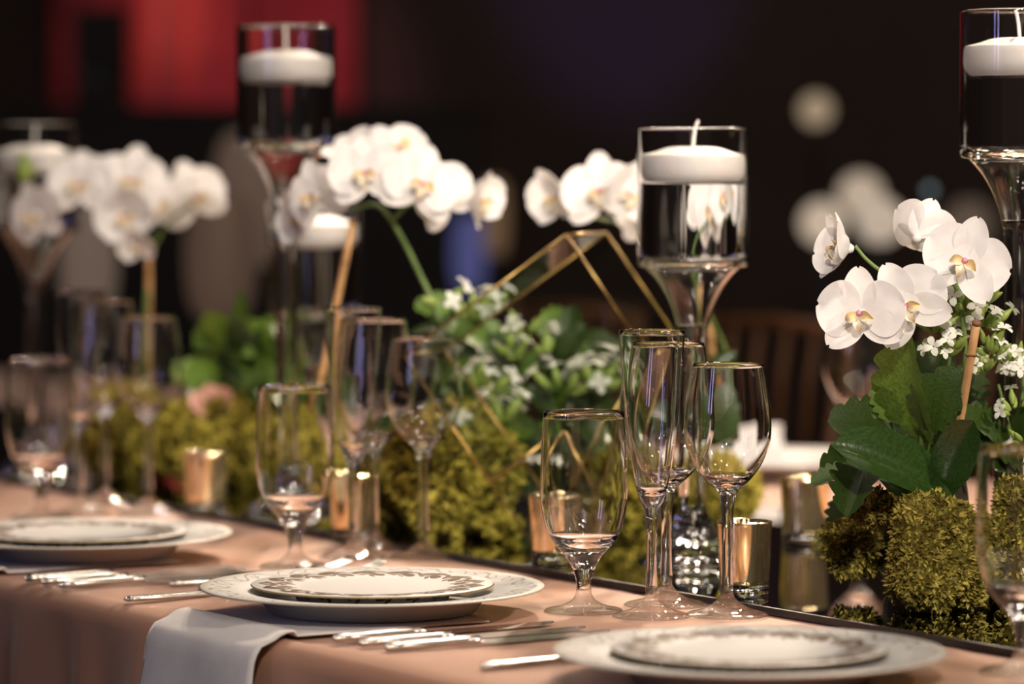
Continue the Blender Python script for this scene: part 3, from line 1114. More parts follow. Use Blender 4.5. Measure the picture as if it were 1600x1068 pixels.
# floret: pale green tube with four white petals on top
def floret_meshes():
    cal = MB().lathe(rz_profile([(0, 0), (0.0016, 0.001), (0.0027, 0.0045), (0.0030, 0.008), (0.0016, 0.0125), (0.0012, 0.015)], 3), 8).mesh('floret_calyx')
    mb = MB()
    for k in range(4):
        R = Matrix.Rotation(PI / 2 * k, 4, 'Z')
        v = [R @ Vector(p) for p in ((0.0004, -0.0008, 0.0148), (0.0004, 0.0008, 0.0148), (0.0035, 0.0026, 0.0168), (0.0035, -0.0026, 0.0168),
                                     (0.0065, 0.0020, 0.0165), (0.0065, -0.0020, 0.0165), (0.0080, 0.0, 0.0155))]
        mb.add(v, [(0, 1, 2, 3), (3, 2, 4, 5), (5, 4, 6)])
    bud = MB().lathe(rz_profile([(0, 0), (0.0018, 0.001), (0.0030, 0.005), (0.0026, 0.010), (0.0010, 0.015), (0, 0.0165)], 3), 8).mesh('floret_bud')
    return cal, mb.mesh('floret_petals'), bud


CALYX, FPET, BUD = floret_meshes()


def floret_cluster(parent, centre, n, radius, size=1.0, open_share=0.45, updir=(0, -0.25, 1)):
    up = Vector(updir).normalized()
    for i in range(n):
        d = Vector((random.gauss(0, 1), random.gauss(0, 1), random.gauss(0, 1))).normalized()
        if d.dot(up) < -0.1:
            d = d - 2 * d.dot(up) * up
        d = (d + up * 0.45).normalized()
        p = Vector(centre) + d * radius * random.uniform(0.25, 1.0)
        sc = size * random.uniform(0.85, 1.2)
        M = frame(p, d.orthogonal(), d) @ Matrix.Rotation(random.uniform(0, 6), 4, 'Z') @ Matrix.Diagonal((sc, sc, sc, 1))
        if random.random() < open_share:
            c = part('floret', CALYX, MAT['calyx'], parent, M)
            part('floret_petals', FPET, MAT['floret'], c, M)
        else:
            part('bud', BUD, MAT['calyx'], parent, M)


# ------------------------------------------------------------------ moss
def moss_clump(label, centre, rx, ry, rz, n_fronds, frond=0.008, seed=1, name='moss_clump', bump=0.16, rotz=0.0, group='moss clumps on the mirror', mat='moss'):
    g = np.random.default_rng(seed)
    e = empty(name, (centre[0], centre[1], centre[2]), label, 'moss', group, rotz)
    nu, nv = 28, 16
    ph = g.uniform(0, 6.28, 8)

    def rad(th, la):
        return 1 + bump * (0.5 * math.sin(2 * th + ph[0]) * math.cos(la) + 0.4 * math.sin(3 * th + ph[1] + 2 * la) + 0.35 * math.sin(5 * th + ph[2] - 3 * la) * math.cos(la) + 0.3 * math.sin(4 * la + ph[3]))
    mb = MB()
    prof = []
    v, f = [], []
    for i in range(nv + 1):
        la = -PI / 2 + PI * i / nv
        for j in range(nu):
            th = 2 * PI * j / nu
            r = rad(th, la)
            z = rz * math.sin(la) * r
            v.append((rx * math.cos(la) * math.cos(th) * r, ry * math.cos(la) * math.sin(th) * r, max(z, -rz * 0.9)))
    for i in range(nv):
        for j in range(nu):
            j2 = (j + 1) % nu
            f.append((i * nu + j, i * nu + j2, (i + 1) * nu + j2, (i + 1) * nu + j))
    mb.add(v, f)
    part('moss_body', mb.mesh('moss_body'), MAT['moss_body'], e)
    # fronds: little curved blades, two per tuft
    fv, ff = [], []
    for _ in range(n_fronds):
        la = math.asin(g.uniform(-0.85, 1.0))
        th = g.uniform(0, 2 * PI)
        r = rad(th, la)
        p = np.array([rx * math.cos(la) * math.cos(th) * r, ry * math.cos(la) * math.sin(th) * r, max(rz * math.sin(la) * r, -rz * 0.88)])
        nrm = np.array([math.cos(la) * math.cos(th) / rx, math.cos(la) * math.sin(th) / ry, math.sin(la) / rz])
        nrm /= np.linalg.norm(nrm)
        d = nrm * g.uniform(0.1, 0.6) + g.normal(0, 0.6, 3)
        d /= np.linalg.norm(d)
        side = np.cross(d, g.normal(0, 1, 3))
        side /= np.linalg.norm(side) + 1e-9
        L = frond * g.uniform(0.6, 1.4)
        w = L * 0.22
        curl = np.cross(side, d) * L * g.uniform(-0.45, 0.45)
        p0 = p - nrm * 0.001
        p1 = p0 + d * L * 0.5 + curl * 0.35
        p2 = p0 + d * L + curl
        k = len(fv)
        fv += [p0 - side * w * 0.6, p0 + side * w * 0.6, p1 + side * w, p1 - side * w, p2]
        ff += [(k, k + 1, k + 2, k + 3), (k + 3, k + 2, k + 4)]
    m = bpy.data.meshes.new('moss_fronds')
    m.from_pydata([tuple(float(c) for c in q) for q in fv], [], ff)
    o = part('moss_fronds', m, MAT[mat], e)
    o['kind'] = 'stuff'
    return e


def moss_at(label, px, py, Y, wpx, hpx, depth, n, frond, seed, **kw):
    """clump whose picture centre is (px,py) and picture size wpx x hpx at depth Y"""
    c = P(px, py, Y)
    k = Y / FPX
    c.z = max(c.z, TZ + MZ + hpx * k * 0.5 * 0.9)
    return moss_clump(label, c, wpx * k / 2, depth / 2, hpx * k / 2, n, frond, seed, **kw)


# right arrangement
moss_at('large sharp tuft of green moss below the right orchid, front of the planter', 1460, 872, 3.52, 138, 178, 0.080, 9500, 0.0056, 3, bump=0.30)
moss_at('small sharp clump of moss at the left foot of the right planter', 1334, 856, 3.67, 90, 96, 0.055, 4500, 0.0056, 4, bump=0.32)
moss_at('moss clump under the big orchid leaf, above the two lower clumps', 1378, 798, 3.60, 84, 54, 0.05, 3200, 0.0056, 5, bump=0.32)
moss_at('moss clump behind the foreground goblet at the right edge', 1575, 870, 3.60, 110, 190, 0.08, 4200, 0.0070, 6, bump=0.28)
# planter body of bark
pl = MB()
prof = rz_profile([(0.0, 0.0), (0.036, 0.002), (0.042, 0.02), (0.041, 0.07), (0.038, 0.105), (0.030, 0.118), (0, 0.120)], 5)
pl.lathe(prof, 40)
pc = P(1448, 800, 3.67)
single('bark_planter', pl.mesh('bark_planter'), MAT['soil'], T((pc.x, pc.y, TZ + MZ)), 'dark bark planter hidden among the moss under the right orchid', 'planter')

# ---- right orchid
Yr = 3.60
ob = P(1478, 745, Yr)
orc = empty('orchid_plant', ob, 'sharply focused white orchid with strap leaves at the right', 'orchid', 'white orchid plants')
tube_part(orc, 'flower_stem', [ob, P(1500, 640, Yr), P(1508, 540, Yr), P(1490, 445, Yr - 0.01), P(1440, 425, Yr), P(1385, 425, Yr + 0.01), P(1357, 408, Yr + 0.01), P(1336, 384, Yr + 0.01)], 0.0028, 0.0016, MAT['stem'])
leaf(orc, 'strap', P(1492, 778, 3.565), P(1322, 680, 3.50), (0.25, -0.75, 0.65), MAT['orchid_leaf'])
leaf(orc, 'strap_up', P(1462, 778, 3.56), P(1528, 655, 3.53), (-0.5, -1.0, 0.15), MAT['orchid_leaf'])
leaf(orc, 'strap', P(1380, 742, 3.60), P(1478, 793, 3.50), (0.1, -0.7, 0.8), MAT['orchid_leaf'])
leaf(orc, 'strap_up', P(1480, 770, 3.63), P(1420, 590, 3.70), (-0.3, -1, 0.3), MAT['orchid_leaf'])
# blossoms: position, facing, roll
orchid_flower(orc, P(1347, 489, 3.55), (-0.30, -1.0, 0.02), 0.10, 0.98)
orchid_flower(orc, P(1416, 476, 3.56), (-0.18, -1.0, -0.05), 0.55, 0.98)
orchid_flower(orc, P(1509, 410, 3.56), (-0.18, -1.0, 0.18), -0.35, 0.98)
orchid_flower(orc, P(1432, 372, 3.62), (0.35, 0.75, 0.35), 0.4, 0.92, 1)
orchid_flower(orc, P(1328, 388, 3.60), (-1.0, -0.15, 0.18), 0.5, 0.90, 1)
stake('bamboo stake with a wire tie beside the sharp right orchid', P(1526, 503, 3.545), P(1487, 735, 3.60))

# ---- right kalanchoe with scalloped leaves
kb0 = P(1440, 740, 3.66)
kal = empty('kalanchoe_plant', kb0, 'kalanchoe with scalloped leaves and white florets below the right orchid blossoms', 'plant', 'white kalanchoe plants')
for tip, y in (((1478, 500), 3.62), ((1535, 540), 3.66), ((1440, 590), 3.62), ((1500, 470), 3.66)):
    tube_part(kal, 'stem', [kb0, P((1440 + tip[0]) / 2, (740 + tip[1]) / 2 + 20, y), P(tip[0], tip[1], y)], 0.0030, 0.0018, MAT['stem'])
for kind, b, t, yb, yt, nrm, mt in [
    ('scallop', (1452, 692), (1384, 536), 3.62, 3.56, (-0.75, -0.6, 0.25), 'leaf_bright'),
    ('scallop_b', (1440, 668), (1478, 590), 3.60, 3.56, (-0.3, -1.0, 0.35), 'leaf'),
    ('scallop_b', (1400, 676), (1322, 640), 3.64, 3.60, (-0.2, -0.8, 0.6), 'leaf'),
    ('scallop', (1405, 660), (1368, 590), 3.63, 3.62, (-0.6, -0.7, 0.4), 'leaf_bright'),
    ('scallop_c', (1352, 728), (1322, 800), 3.58, 3.53, (-0.2, -0.75, 0.6), 'leaf'),
    ('scallop', (1345, 742), (1272, 742), 3.60, 3.58, (0.0, -0.5, 0.85), 'leaf'),
    ('scallop_c', (1350, 735), (1285, 728), 3.66, 3.62, (-0.1, -0.7, 0.7), 'leaf'),
    ('scallop_b', (1460, 690), (1420, 540), 3.72, 3.72, (-0.1, -1.0, 0.2), 'leaf'),
    ('scallop', (1490, 660), (1530, 560), 3.70, 3.72, (0.2, -1.0, 0.2), 'leaf'),
    ('scallop_b', (1325, 770), (1306, 822), 3.74, 3.71, (-0.6, -0.8, 0.4), 'leaf'),
    ('scallop_b', (1480, 700), (1500, 600), 3.69, 3.68, (0.0, -1.0, 0.3), 'leaf'),
    ('scallop', (1420, 700), (1340, 690), 3.72, 3.70, (0.0, -0.8, 0.6), 'leaf'),
    ('scallop_b', (1445, 640), (1470, 545), 3.68, 3.68, (-0.2, -1.0, 0.2), 'leaf'),
    ('scallop_b', (1460, 620), (1395, 530), 3.70, 3.74, (-0.2, -1.0, 0.4), 'leaf'),
]:
    leaf(kal, kind, P(b[0], b[1], yb), P(t[0], t[1], yt), nrm, MAT[mt])
floret_cluster(kal, P(1498, 492, 3.62), 42, 0.026, 1.2, 0.30)
floret_cluster(kal, P(1536, 522, 3.64), 26, 0.022, 1.1, 0.45)
floret_cluster(kal, P(1476, 562, 3.60), 16, 0.018, 1.15, 0.35)
floret_cluster(kal, P(1462, 522, 3.60), 16, 0.018, 1.1, 0.2)
floret_cluster(kal, P(1546, 560, 3.62), 10, 0.016, 1.1, 0.4)
floret_cluster(kal, P(1535, 585, 3.64), 9, 0.012, 1.1, 0.6)

kb1 = P(1590, 730, 3.68)
kal2 = empty('kalanchoe_plant', kb1, 'kalanchoe with white florets cut off by the right photo edge', 'plant', 'white kalanchoe plants')
for tip in ((1560, 600), (1600, 570), (1630, 600)):
    tube_part(kal2, 'stem', [kb1, P((1590 + tip[0]) / 2, 660, 3.68), P(tip[0], tip[1], 3.68)], 0.0028, 0.0015, MAT['stem'])
for b, t in (((1590, 720), (1548, 668)), ((1585, 730), (1545, 715)), ((1590, 700), (1600, 640)), ((1600, 720), (1650, 680)), ((1580, 740), (1550, 770)), ((1560, 690), (1525, 640))):
    leaf(kal2, random.choice(['scallop', 'scallop_b']), P(b[0], b[1], 3.68), P(t[0], t[1], 3.63), (random.uniform(-.4, .2), -0.8, 0.6), MAT['leaf'])
floret_cluster(kal2, P(1588, 590, 3.67), 12, 0.020, 1.1, 0.5)
floret_cluster(kal2, P(1560, 575, 3.69), 8, 0.014, 1.0, 0.3)
floret_cluster(kal2, P(1585, 650, 3.65), 6, 0.014, 1.0, 0.6)
floret_cluster(kal2, P(1605, 700, 3.64), 8, 0.016, 1.0, 0.6)


# ------------------------------------------------------------------ generic leafy plants for the blurred arrangements
def leafy_plant(label, name, cat, base, spots, n_leaf, Lr, mats, kinds, clusters=(), group=None, seed=1, depth=0.05):
    """spots: (px, py, Y, spread_px) canopy centres that the leaves reach towards"""
    rs = random.Random(seed)
    e = empty(name, base, label, cat, group)
    for (px, py, Y, sp) in spots:
        tube_part(e, 'stem', [base, (Vector(base) + P(px, py, Y)) / 2 + Vector((0, 0, 0.012)), P(px, py, Y)], 0.0028, 0.0016, MAT['stem'])
    for i in range(n_leaf):
        px, py, Y, sp = spots[i % len(spots)]
        c = P(px + rs.gauss(0, sp * 0.45), py + rs.gauss(0, sp * 0.45), Y + rs.uniform(-depth, depth))
        c.z = max(c.z, TZ + 0.045)
        d = Vector((rs.gauss(0, 1), rs.gauss(-0.3, 0.6), rs.gauss(0.25, 0.8))).normalized()
        L = rs.uniform(*Lr)
        nrm = Vector((rs.gauss(0, 0.4), -0.6, 0.7 + rs.gauss(0, 0.3)))
        leaf(e, rs.choice(kinds), c - d * L * 0.4, c + d * L * 0.6, nrm, MAT[rs.choice(mats)])
    for (px, py, Y, n, r, sz, op) in clusters:
        floret_cluster(e, P(px, py, Y), n, r, sz, op)
    return e


# middle arrangement behind the terrarium and the central cluster
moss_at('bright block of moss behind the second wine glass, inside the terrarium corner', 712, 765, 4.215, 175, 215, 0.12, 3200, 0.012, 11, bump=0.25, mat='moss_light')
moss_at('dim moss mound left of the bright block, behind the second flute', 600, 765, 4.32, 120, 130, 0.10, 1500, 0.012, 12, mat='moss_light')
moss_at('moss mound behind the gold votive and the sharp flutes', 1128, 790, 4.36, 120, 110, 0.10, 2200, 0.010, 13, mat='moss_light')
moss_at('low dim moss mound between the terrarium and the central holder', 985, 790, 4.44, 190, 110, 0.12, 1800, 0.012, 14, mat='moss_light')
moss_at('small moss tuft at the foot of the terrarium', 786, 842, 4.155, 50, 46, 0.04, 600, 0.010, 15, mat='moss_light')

pb = P(790, 720, 4.30)
leafy_plant('leafy kalanchoe with white florets spilling left of the terrarium', 'kalanchoe_plant', 'plant', pb,
            [(735, 560, 4.30, 50), (770, 640, 4.28, 50), (700, 520, 4.32, 30), (800, 540, 4.32, 45)], 44, (0.035, 0.06), ['leaf', 'leaf', 'leaf_bright'], ['scallop', 'scallop_b', 'oval'],
            [(765, 495, 4.26, 9, 0.018, 1.3, 0.4), (730, 505, 4.26, 5, 0.014, 1.3, 0.2), (690, 478, 4.24, 3, 0.010, 1.6, 0.6), (755, 620, 4.20, 7, 0.018, 1.6, 0.9), (785, 668, 4.19, 6, 0.016, 1.7, 0.9), (820, 530, 4.26, 5, 0.016, 1.3, 0.2), (800, 565, 4.24, 7, 0.02, 1.3, 0.2), (735, 680, 4.19, 3, 0.012, 1.5, 0.9)],
            'white kalanchoe plants', 21)
pb = P(900, 720, 4.30)
leafy_plant('green scalloped foliage with white blooms between the terrarium and the central flutes', 'kalanchoe_plant', 'plant', pb,
            [(880, 540, 4.31, 45), (925, 580, 4.30, 50), (860, 620, 4.30, 50), (930, 660, 4.30, 50)], 46, (0.035, 0.06), ['leaf_bright', 'leaf', 'leaf'], ['scallop', 'scallop_b'],
            [(880, 625, 4.22, 6, 0.022, 1.7, 0.9), (935, 615, 4.22, 9, 0.014, 1.9, 1.0), (850, 560, 4.24, 4, 0.018, 1.3, 0.3)],
            'white kalanchoe plants', 22)

leafy_plant('low dark foliage behind the terrarium, above its cross bar', 'green_plant', 'plant', P(860, 790, 4.56),
            [(830, 700, 4.52, 40), (880, 720, 4.52, 45), (930, 730, 4.54, 40), (860, 760, 4.50, 40)], 40, (0.04, 0.07), ['leaf'], ['oval', 'scallop_b'], (), None, 43)
# middle orchids
b1 = P(672, 640, 4.34)
o1 = empty('orchid_plant', b1, 'white orchid arching above the second cluster of glasses left of centre', 'orchid', 'white orchid plants')
Ym = 4.30
tube_part(o1, 'flower_stem', [b1, P(690, 520, Ym), P(652, 420, Ym), P(612, 345, Ym), P(585, 320, Ym), P(540, 330, Ym)], 0.0034, 0.0020, MAT['stem'])
tube_part(o1, 'flower_stem', [P(612, 345, Ym), P(645, 318, Ym), P(700, 328, Ym)], 0.0024, 0.0018, MAT['stem'])
for px, py, y, fc, rl, sz, cu in [
    (573, 272, 4.26, (-0.15, -1, 0.15), 0.1, 1.0, 0), (618, 240, 4.34, (0.2, -0.6, 0.5), 0.4, 0.95, 0),
    (655, 290, 4.26, (0.25, -1, 0.2), -0.3, 1.05, 0), (690, 305, 4.30, (0.5, -0.8, 0.1), 0.5, 0.95, 0),
    (735, 312, 4.32, (1.0, -0.4, -0.1), 0.2, 0.95, 1), (498, 305, 4.30, (-0.6, -0.8, 0.0), 0.3, 0.95, 0), (480, 335, 4.36, (-0.8, -0.5, -0.1), 0.8, 0.9, 1), (555, 250, 4.38, (-0.3, -0.4, 0.8), 1.0, 0.9, 1)]:
    orchid_flower(o1, P(px, py, y), fc, rl, sz, cu)
leaf(o1, 'strap', b1 - Vector((0, 0, 0.02)), P(560, 690, 4.28), (0, -0.95, 0.3), MAT['orchid_leaf'])
leaf(o1, 'strap', b1, P(760, 650, 4.40), (0, -0.6, 0.8), MAT['orchid_leaf'])
stake('bamboo stake slanting behind the second champagne flute', P(552, 345, 4.28), P(492, 640, 4.34))
b2 = P(1150, 680, 4.44)
o2 = empty('orchid_plant', b2, 'white orchid arching behind the central candle holder', 'orchid', 'white orchid plants')
Ym = 4.36
tube_part(o2, 'flower_stem', [b2, P(1136, 560, 4.42), P(1104, 480, 4.38), P(1075, 380, Ym), P(1020, 345, Ym), P(955, 346, Ym), P(905, 330, Ym)], 0.0034, 0.0020, MAT['stem'])
for px, py, y, fc, rl, sz, cu in [
    (937, 300, 4.30, (-0.1, -1, 0.1), 0.1, 1.02, 0), (880, 305, 4.34, (-0.9, -0.6, -0.2), 0.3, 0.95, 1), (975, 305, 4.30, (0.45, -0.9, 0.05), -0.4, 1.0, 1),
    (1015, 325, 4.36, (0.3, -1, -0.1), 0.2, 1.0, 0), (1050, 330, 4.42, (-0.3, -1, 0.1), 0.5, 1.0, 0)]:
    orchid_flower(o2, P(px, py, y), fc, rl, sz, cu)
leaf(o2, 'strap', P(1150, 690, 4.42), P(1096, 610, 4.36), (-0.3, -1, 0.4), MAT['orchid_leaf'])
leaf(o2, 'oval', P(1098, 585, 4.40), P(1150, 548, 4.40), (0.1, -1, 0.3), MAT['orchid_leaf'])
leaf(o2, 'strap', P(1150, 690, 4.42), P(1010, 640, 4.40), (-0.1, -0.8, 0.6), MAT['orchid_leaf'])
leaf(o2, 'scallop_b', P(1120, 690, 4.36), P(1135, 610, 4.34), (0.1, -1, 0.3), MAT['leaf'])
stake('bamboo stake seen through the water of the central candle holder', P(1098, 420, 4.42), P(1128, 690, 4.44))

# ---- terrarium: brass-edged glass box tipped onto one corner
def terrarium():
    Y0 = 4.075
    A = P(885, 367, Y0)
    Bp = P(834, 851, Y0)
    Bp.z = TZ + MZ + 0.0025
    Lp = P(630, 554, Y0)
    Rp = A + (Bp - Lp) * 0.62
    back = Vector((0.045, 0.11, 0.0))
    off = TZ + MZ + 0.003 - min(Bp.z, (Bp + back).z)
    front = [A, Rp, Bp, Lp]
    bk = [p + back for p in front]
    e = empty('glass_terrarium', (Bp.x, Bp.y, TZ + MZ), 'brass-edged glass box terrarium tipped on its corner among the greenery', 'terrarium')
    r = 0.0015

    def edge(a, b, rr=r):
        part('brass_edge', MB().tube([a, (a + b) / 2, b], rr, 8).mesh('brass_edge'), MAT['brass'], e, Matrix.Identity(4))
    for q in (front, bk):
        for i in range(4):
            edge(q[i], q[(i + 1) % 4])
    for a, b in zip(front, bk):
        edge(a, b)
    # cross bar of the front opening
    c0 = Lp + (Bp - Lp) * 0.665
    c1 = c0 + (A - Lp) * 0.42
    edge(c0, c1, 0.0026)
    edge(c1, c1 + (Bp - Lp) * 0.335, 0.0026)

    def pane(q):
        v = [tuple(p) for p in q]
        part('pane', MB().add(v, [(0, 1, 2, 3)]).mesh('pane', False), MAT['pane'], e, Matrix.Identity(4))
    pane(bk)
    for i in range(4):
        pane([front[i], front[(i + 1) % 4], bk[(i + 1) % 4], bk[i]])
    pane([A, A + (Bp - Lp) * 0.665, c0, Lp])
    return e


terrarium()

# ---- left arrangement
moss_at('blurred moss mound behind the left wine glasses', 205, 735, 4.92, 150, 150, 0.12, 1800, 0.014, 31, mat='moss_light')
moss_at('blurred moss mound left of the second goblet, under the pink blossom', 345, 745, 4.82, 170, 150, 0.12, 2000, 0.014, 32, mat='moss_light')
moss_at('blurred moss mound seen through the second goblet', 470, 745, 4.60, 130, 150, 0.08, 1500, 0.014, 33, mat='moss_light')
b3 = P(232, 660, 4.98)
o3 = empty('orchid_plant', b3, 'very blurred white orchid at the left of the photo', 'orchid', 'white orchid plants')
Yl = 4.95
tube_part(o3, 'flower_stem', [b3, P(226, 520, Yl), P(232, 400, Yl), P(210, 345, Yl), P(150, 300, Yl), P(70, 330, Yl)], 0.0034, 0.0020, MAT['stem'])
tube_part(o3, 'flower_stem', [P(232, 400, Yl), P(260, 350, Yl), P(300, 320, Yl)], 0.0028, 0.0018, MAT['stem'])
for px, py, y, fc, rl, sz, cu in [
    (62, 335, 4.92, (-0.6, -0.9, -0.1), 0.3, 1.0, 0), (128, 290, 4.92, (-0.2, -1, 0.2), 0.0, 1.05, 0), (165, 285, 4.98, (0.1, -0.7, 0.5), 0.6, 1.0, 0),
    (205, 285, 4.92, (0.1, -1, 0.2), -0.2, 1.1, 0), (195, 335, 4.90, (0.0, -1, -0.1), 0.4, 1.0, 1), (245, 320, 4.96, (0.2, -1, 0.1), 0.1, 0.95, 0), (298, 308, 4.98, (0.5, -0.9, 0.1), 0.3, 1.1, 0), (215, 375, 4.90, (0, -0.8, -0.5), 0.2, 0.7, 1)]:
    orchid_flower(o3, P(px, py, y), fc, rl, sz, cu)
stake('bamboo stake under the very blurred left orchid', P(232, 375, 4.93), P(234, 640, 5.0))
bd = part('bud', BUD, MAT['calyx'], o3, T(P(38, 285, 4.95)) @ Matrix.Diagonal((4, 4, 2.4, 1)))
tube_part(o3, 'bud_stem', [P(70, 330, Yl), P(50, 300, Yl), P(38, 288, 4.95)], 0.002, 0.0014, MAT['stem'])
leaf(o3, 'strap', b3, P(120, 640, 4.9), (0, -0.6, 0.8), MAT['orchid_leaf'])

pb = P(385, 680, 4.92)
leafy_plant('bright green leafy plant left of the second goblet', 'green_plant', 'plant', pb,
            [(370, 530, 4.88, 40), (330, 585, 4.90, 40), (440, 560, 4.92, 45), (405, 610, 4.88, 50), (480, 620, 4.86, 40)], 60, (0.04, 0.075), ['leaf_light', 'leaf_light', 'leaf_bright', 'leaf'], ['oval', 'scallop', 'scallop_b'],
            (), None, 41, 0.07)
# pale pink blossom
pk = empty('pink_blossom', P(335, 665, 4.80), 'pale pink blossom above the left gold votive', 'flower')
for k in range(7):
    a = 2 * PI * k / 7
    M = frame(P(335, 640, 4.80), (math.cos(a), -0.35, math.sin(a) * 0.7), (0, -0.8, 0.6)) @ Matrix.Diagonal((0.95, 0.75, 0.95, 1))
    part('petal', PETALS[k % 2], MAT['pink'], pk, M)
tube_part(pk, 'stem', [P(340, 700, 4.84), P(336, 670, 4.82), P(335, 642, 4.802)], 0.0022, 0.0018, MAT['stem'])

# ------------------------------------------------------------------ chairs on the far side
def chair_meshes():
    d = {}
    d['post'] = MB().tube([(0, 0.03, 0), (0, 0.0, 0.25), (0, 0.0, 0.45), (0, -0.02, 0.7), (0, -0.055, 0.92)], [0.014, 0.016, 0.016, 0.015, 0.013], 10).mesh('chair_post')
    d['front_leg'] = MB().tube([(0, 0, 0), (0, 0, 0.2), (0, 0, 0.44)], [0.012, 0.016, 0.016], 10).mesh('chair_leg')
    d['rail'] = MB().tube([(-0.19, 0, 0), (0, 0, 0.008), (0.19, 0, 0)], [0.012, 0.013, 0.012], 10).mesh('chair_rail')
    d['spindle'] = MB().tube([(0, 0.016, 0.0), (0, 0.0, 0.19), (0, -0.012, 0.26)], 0.007, 8).mesh('chair_spindle')
    d['seat'] = MB().box((0, 0.19, 0.455), (0.41, 0.40, 0.03)).mesh('chair_seat', False)
    return d


CH = chair_meshes()


def chair(s, label):
    p = W(s, 1.53, 0)
    p.z = 0
    # chair local +y points toward the table (-n)
    ang = math.atan2(-N2.y, -N2.x) - PI / 2
    e = empty('banquet_chair', p, label, 'chair', 'wooden chairs on the far side', rz=ang)
    B = WM[e]
    part('seat', CH['seat'], MAT['wood'], e)
    for sx in (-0.19, 0.19):
        part('back_post', CH['post'], MAT['wood'], e, B @ T((sx, 0, 0)))
        part('leg', CH['front_leg'], MAT['wood'], e, B @ T((sx * 0.95, 0.36, 0)))
    part('top_rail', CH['rail'], MAT['wood'], e, B @ T((0, -0.055, 0.905)))
    part('back_rail', CH['rail'], MAT['wood'], e, B @ T((0, -0.022, 0.64)))
    for k in range(4):
        part('spindle', CH['spindle'], MAT['wood'], e, B @ T(((k - 1.5) * 0.075, -0.038, 0.642)))


chair(2.38, 'brown wooden chair seen right of the sharp wine glass on the far side')
chair(1.79, 'brown wooden chair behind the right orchid on the far side')
chair(2.97, 'brown wooden chair behind the central holder on the far side')


# ------------------------------------------------------------------ far end of the room
def curtain(name, x0, x1, z0, z1, Y, amp, waves, mat, label, seed):
    g = random.Random(seed)
    n = 90
    v, f = [], []
    for i in range(n + 1):
        a = i / n
        x = x0 + (x1 - x0) * a
        y = Y + amp * math.sin(a * waves * 2 * PI + g.uniform(-0.05, 0.05)) + amp * 0.4 * math.sin(a * waves * 5.1)
        for z in np.linspace(z0, z1, 6):
            v.append((x, y, z))
    for i in range(n):
        for j in range(5):
            k = i * 6 + j
            f.append((k, k + 6, k + 7, k + 1))
    o = single(name, MB().add(v, f).mesh(name), mat, Matrix.Identity(4), label, 'curtain', 'red stage curtains')
    md = o.modifiers.new('thickness', 'SOLIDIFY')
    md.thickness = 0.01
    return o


curtain('stage_curtain', -1.30, -0.93, 0.02, 3.2, 13.5, 0.05, 3, MAT['red_drape'], 'bright red stage curtain panel at the upper left', 1)
curtain('stage_curtain', -1.62, -1.31, 0.02, 3.2, 13.7, 0.04, 3, MAT['red_drape'], 'dim red stage curtain panel left of the bright one', 2)
curtain('stage_curtain', -0.92, -0.55, 0.02, 3.2, 13.8, 0.04, 3, MAT['red_drape'], 'dim red stage curtain panel behind the tall left candle holder', 3)
cab = empty('bar_cabinet', (-1.2, 12.6, 0), 'low black cabinet before the red curtains', 'cabinet')
part('body', MB().box((0, 0, 0.65), (2.2, 0.5, 1.30)).mesh('cabinet_body', False), MAT['dark_cabinet'], cab)
part('top', MB().box((0, 0, 1.3175), (2.26, 0.54, 0.035)).mesh('cabinet_top', False), MAT['dark_cabinet'], cab)
spk = empty('loudspeaker', (-1.335, 12.55, 1.335), 'black loudspeaker box standing before the red curtain', 'loudspeaker')
part('body', MB().box((0, 0, 0.16), (0.17, 0.18, 0.32)).mesh('speaker_body', False), MAT['dark_cabinet'], spk)
part('speaker_cone', MB().lathe([(0, 0.01), (0.03, 0.012), (0.055, 0.02), (0.062, 0.02), (0.062, 0.0)], 24).mesh('speaker_cone'), MAT['black'], spk,
     WM[spk] @ T((0, -0.09, 0.11)) @ Matrix.Rotation(PI / 2, 4, 'X'))


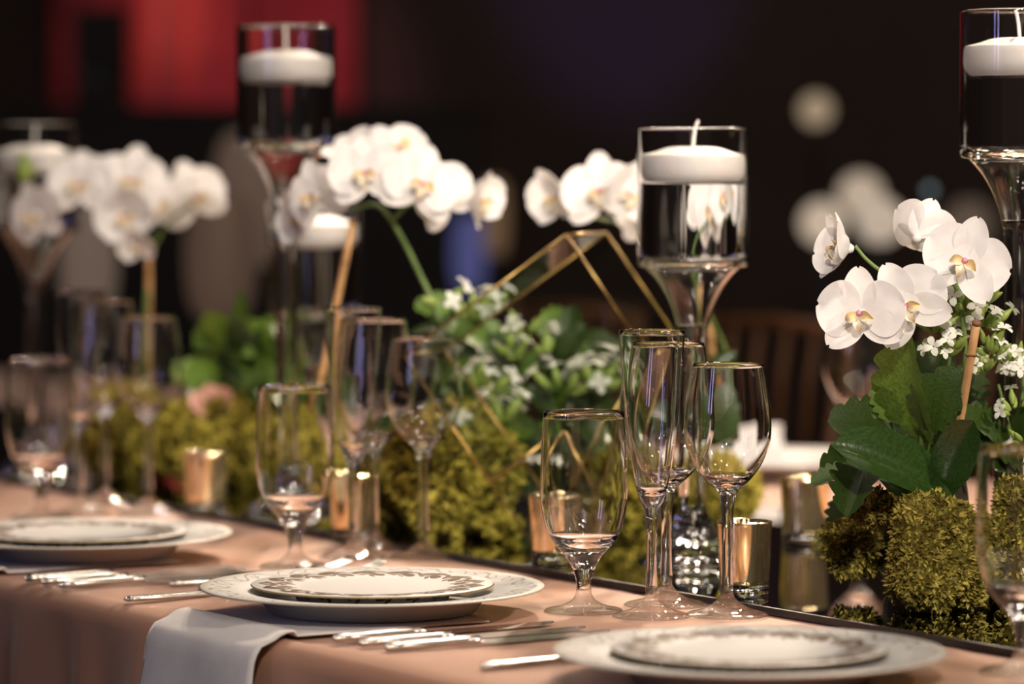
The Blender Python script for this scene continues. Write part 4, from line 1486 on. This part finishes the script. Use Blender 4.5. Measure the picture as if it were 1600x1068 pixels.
def glow_globe(px, py, Y, r, color, strength, label, tall=1.0):
    c = P(px, py, Y)
    e = empty('glowing_globe', (c.x, c.y, 0.0), label, 'lamp')  # covers real lamps and added glow shapes alike
    B = T((c.x, c.y, 0))
    part('pole', MB().tube([(0, 0, 0.012), (0, 0, c.z * 0.5), (0, 0, c.z - r * tall * 0.95)], 0.012, 10).mesh('globe_pole'), MAT['black'], e, B)
    part('base', MB().lathe([(0, 0), (0.06, 0), (0.06, 0.012), (0.02, 0.02), (0, 0.02)], 28).mesh('globe_base'), MAT['black'], e, B)
    part('globe', MB().lathe([(r * math.cos(a) ** (1.0 if tall < 1.1 else 0.45) if abs(a) < 1.57 else 0.0, r * tall * math.sin(a)) for a in np.linspace(-PI / 2, PI / 2, 14)], 24).mesh('globe_shell'),
         emit_mat('globe_glow', color, strength), e, T(c))


glow_globe(1275, 172, 9.8, 0.040, (1.0, 0.74, 0.48), 0.36, 'small warm globe lamp glowing at the upper right')
glow_globe(1453, 297, 7.6, 0.009, (0.42, 0.56, 0.60), 0.50, 'tiny bluish lamp right of the warm bokeh')
glow_globe(1285, 348, 8.8, 0.050, (1.0, 0.78, 0.58), 0.55, 'warm glowing globe standing in for pale flowers, low at the left of the bokeh group')  # this and the next two: added glow in place of flowers and candles
glow_globe(1345, 305, 9.6, 0.055, (1.0, 0.78, 0.58), 0.50, 'warm glowing globe standing in for pale flowers at the top of the bokeh group')
glow_globe(1375, 345, 8.2, 0.050, (1.0, 0.80, 0.62), 0.50, 'warm glowing globe standing in for pale flowers behind the right orchid blossom')
glow_globe(1515, 350, 9.2, 0.060, (1.0, 0.72, 0.52), 0.08, 'dim warm globe added for the haze right of the orchid')  # added glow that imitates a warm haze
glow_globe(733, 395, 10.5, 0.045, (0.36, 0.38, 1.0), 0.17, 'tall blue glowing shape behind the arching middle orchid', 2.4)  # elongated blue emissive shape
glow_globe(774, 340, 9.6, 0.032, (1.0, 0.60, 0.32), 0.12, 'tall amber glowing shape beside the blue one', 3.0)  # elongated amber emissive shape
glow_globe(392, 310, 8.6, 0.085, (1.0, 0.66, 0.48), 0.080, 'tall dim glow added for a tan blur left of the tall candle holder', 1.8)  # this and the next two: added glow for tan background blurs, not lamps
glow_globe(345, 400, 7.4, 0.070, (1.0, 0.64, 0.46), 0.050, 'dim glow added for a tan blur low behind the left orchid blossoms', 1.8)
glow_globe(138, 405, 7.8, 0.060, (1.0, 0.72, 0.56), 0.10, 'tall dim glow added for a tan blur behind the very blurred left orchid', 1.9)
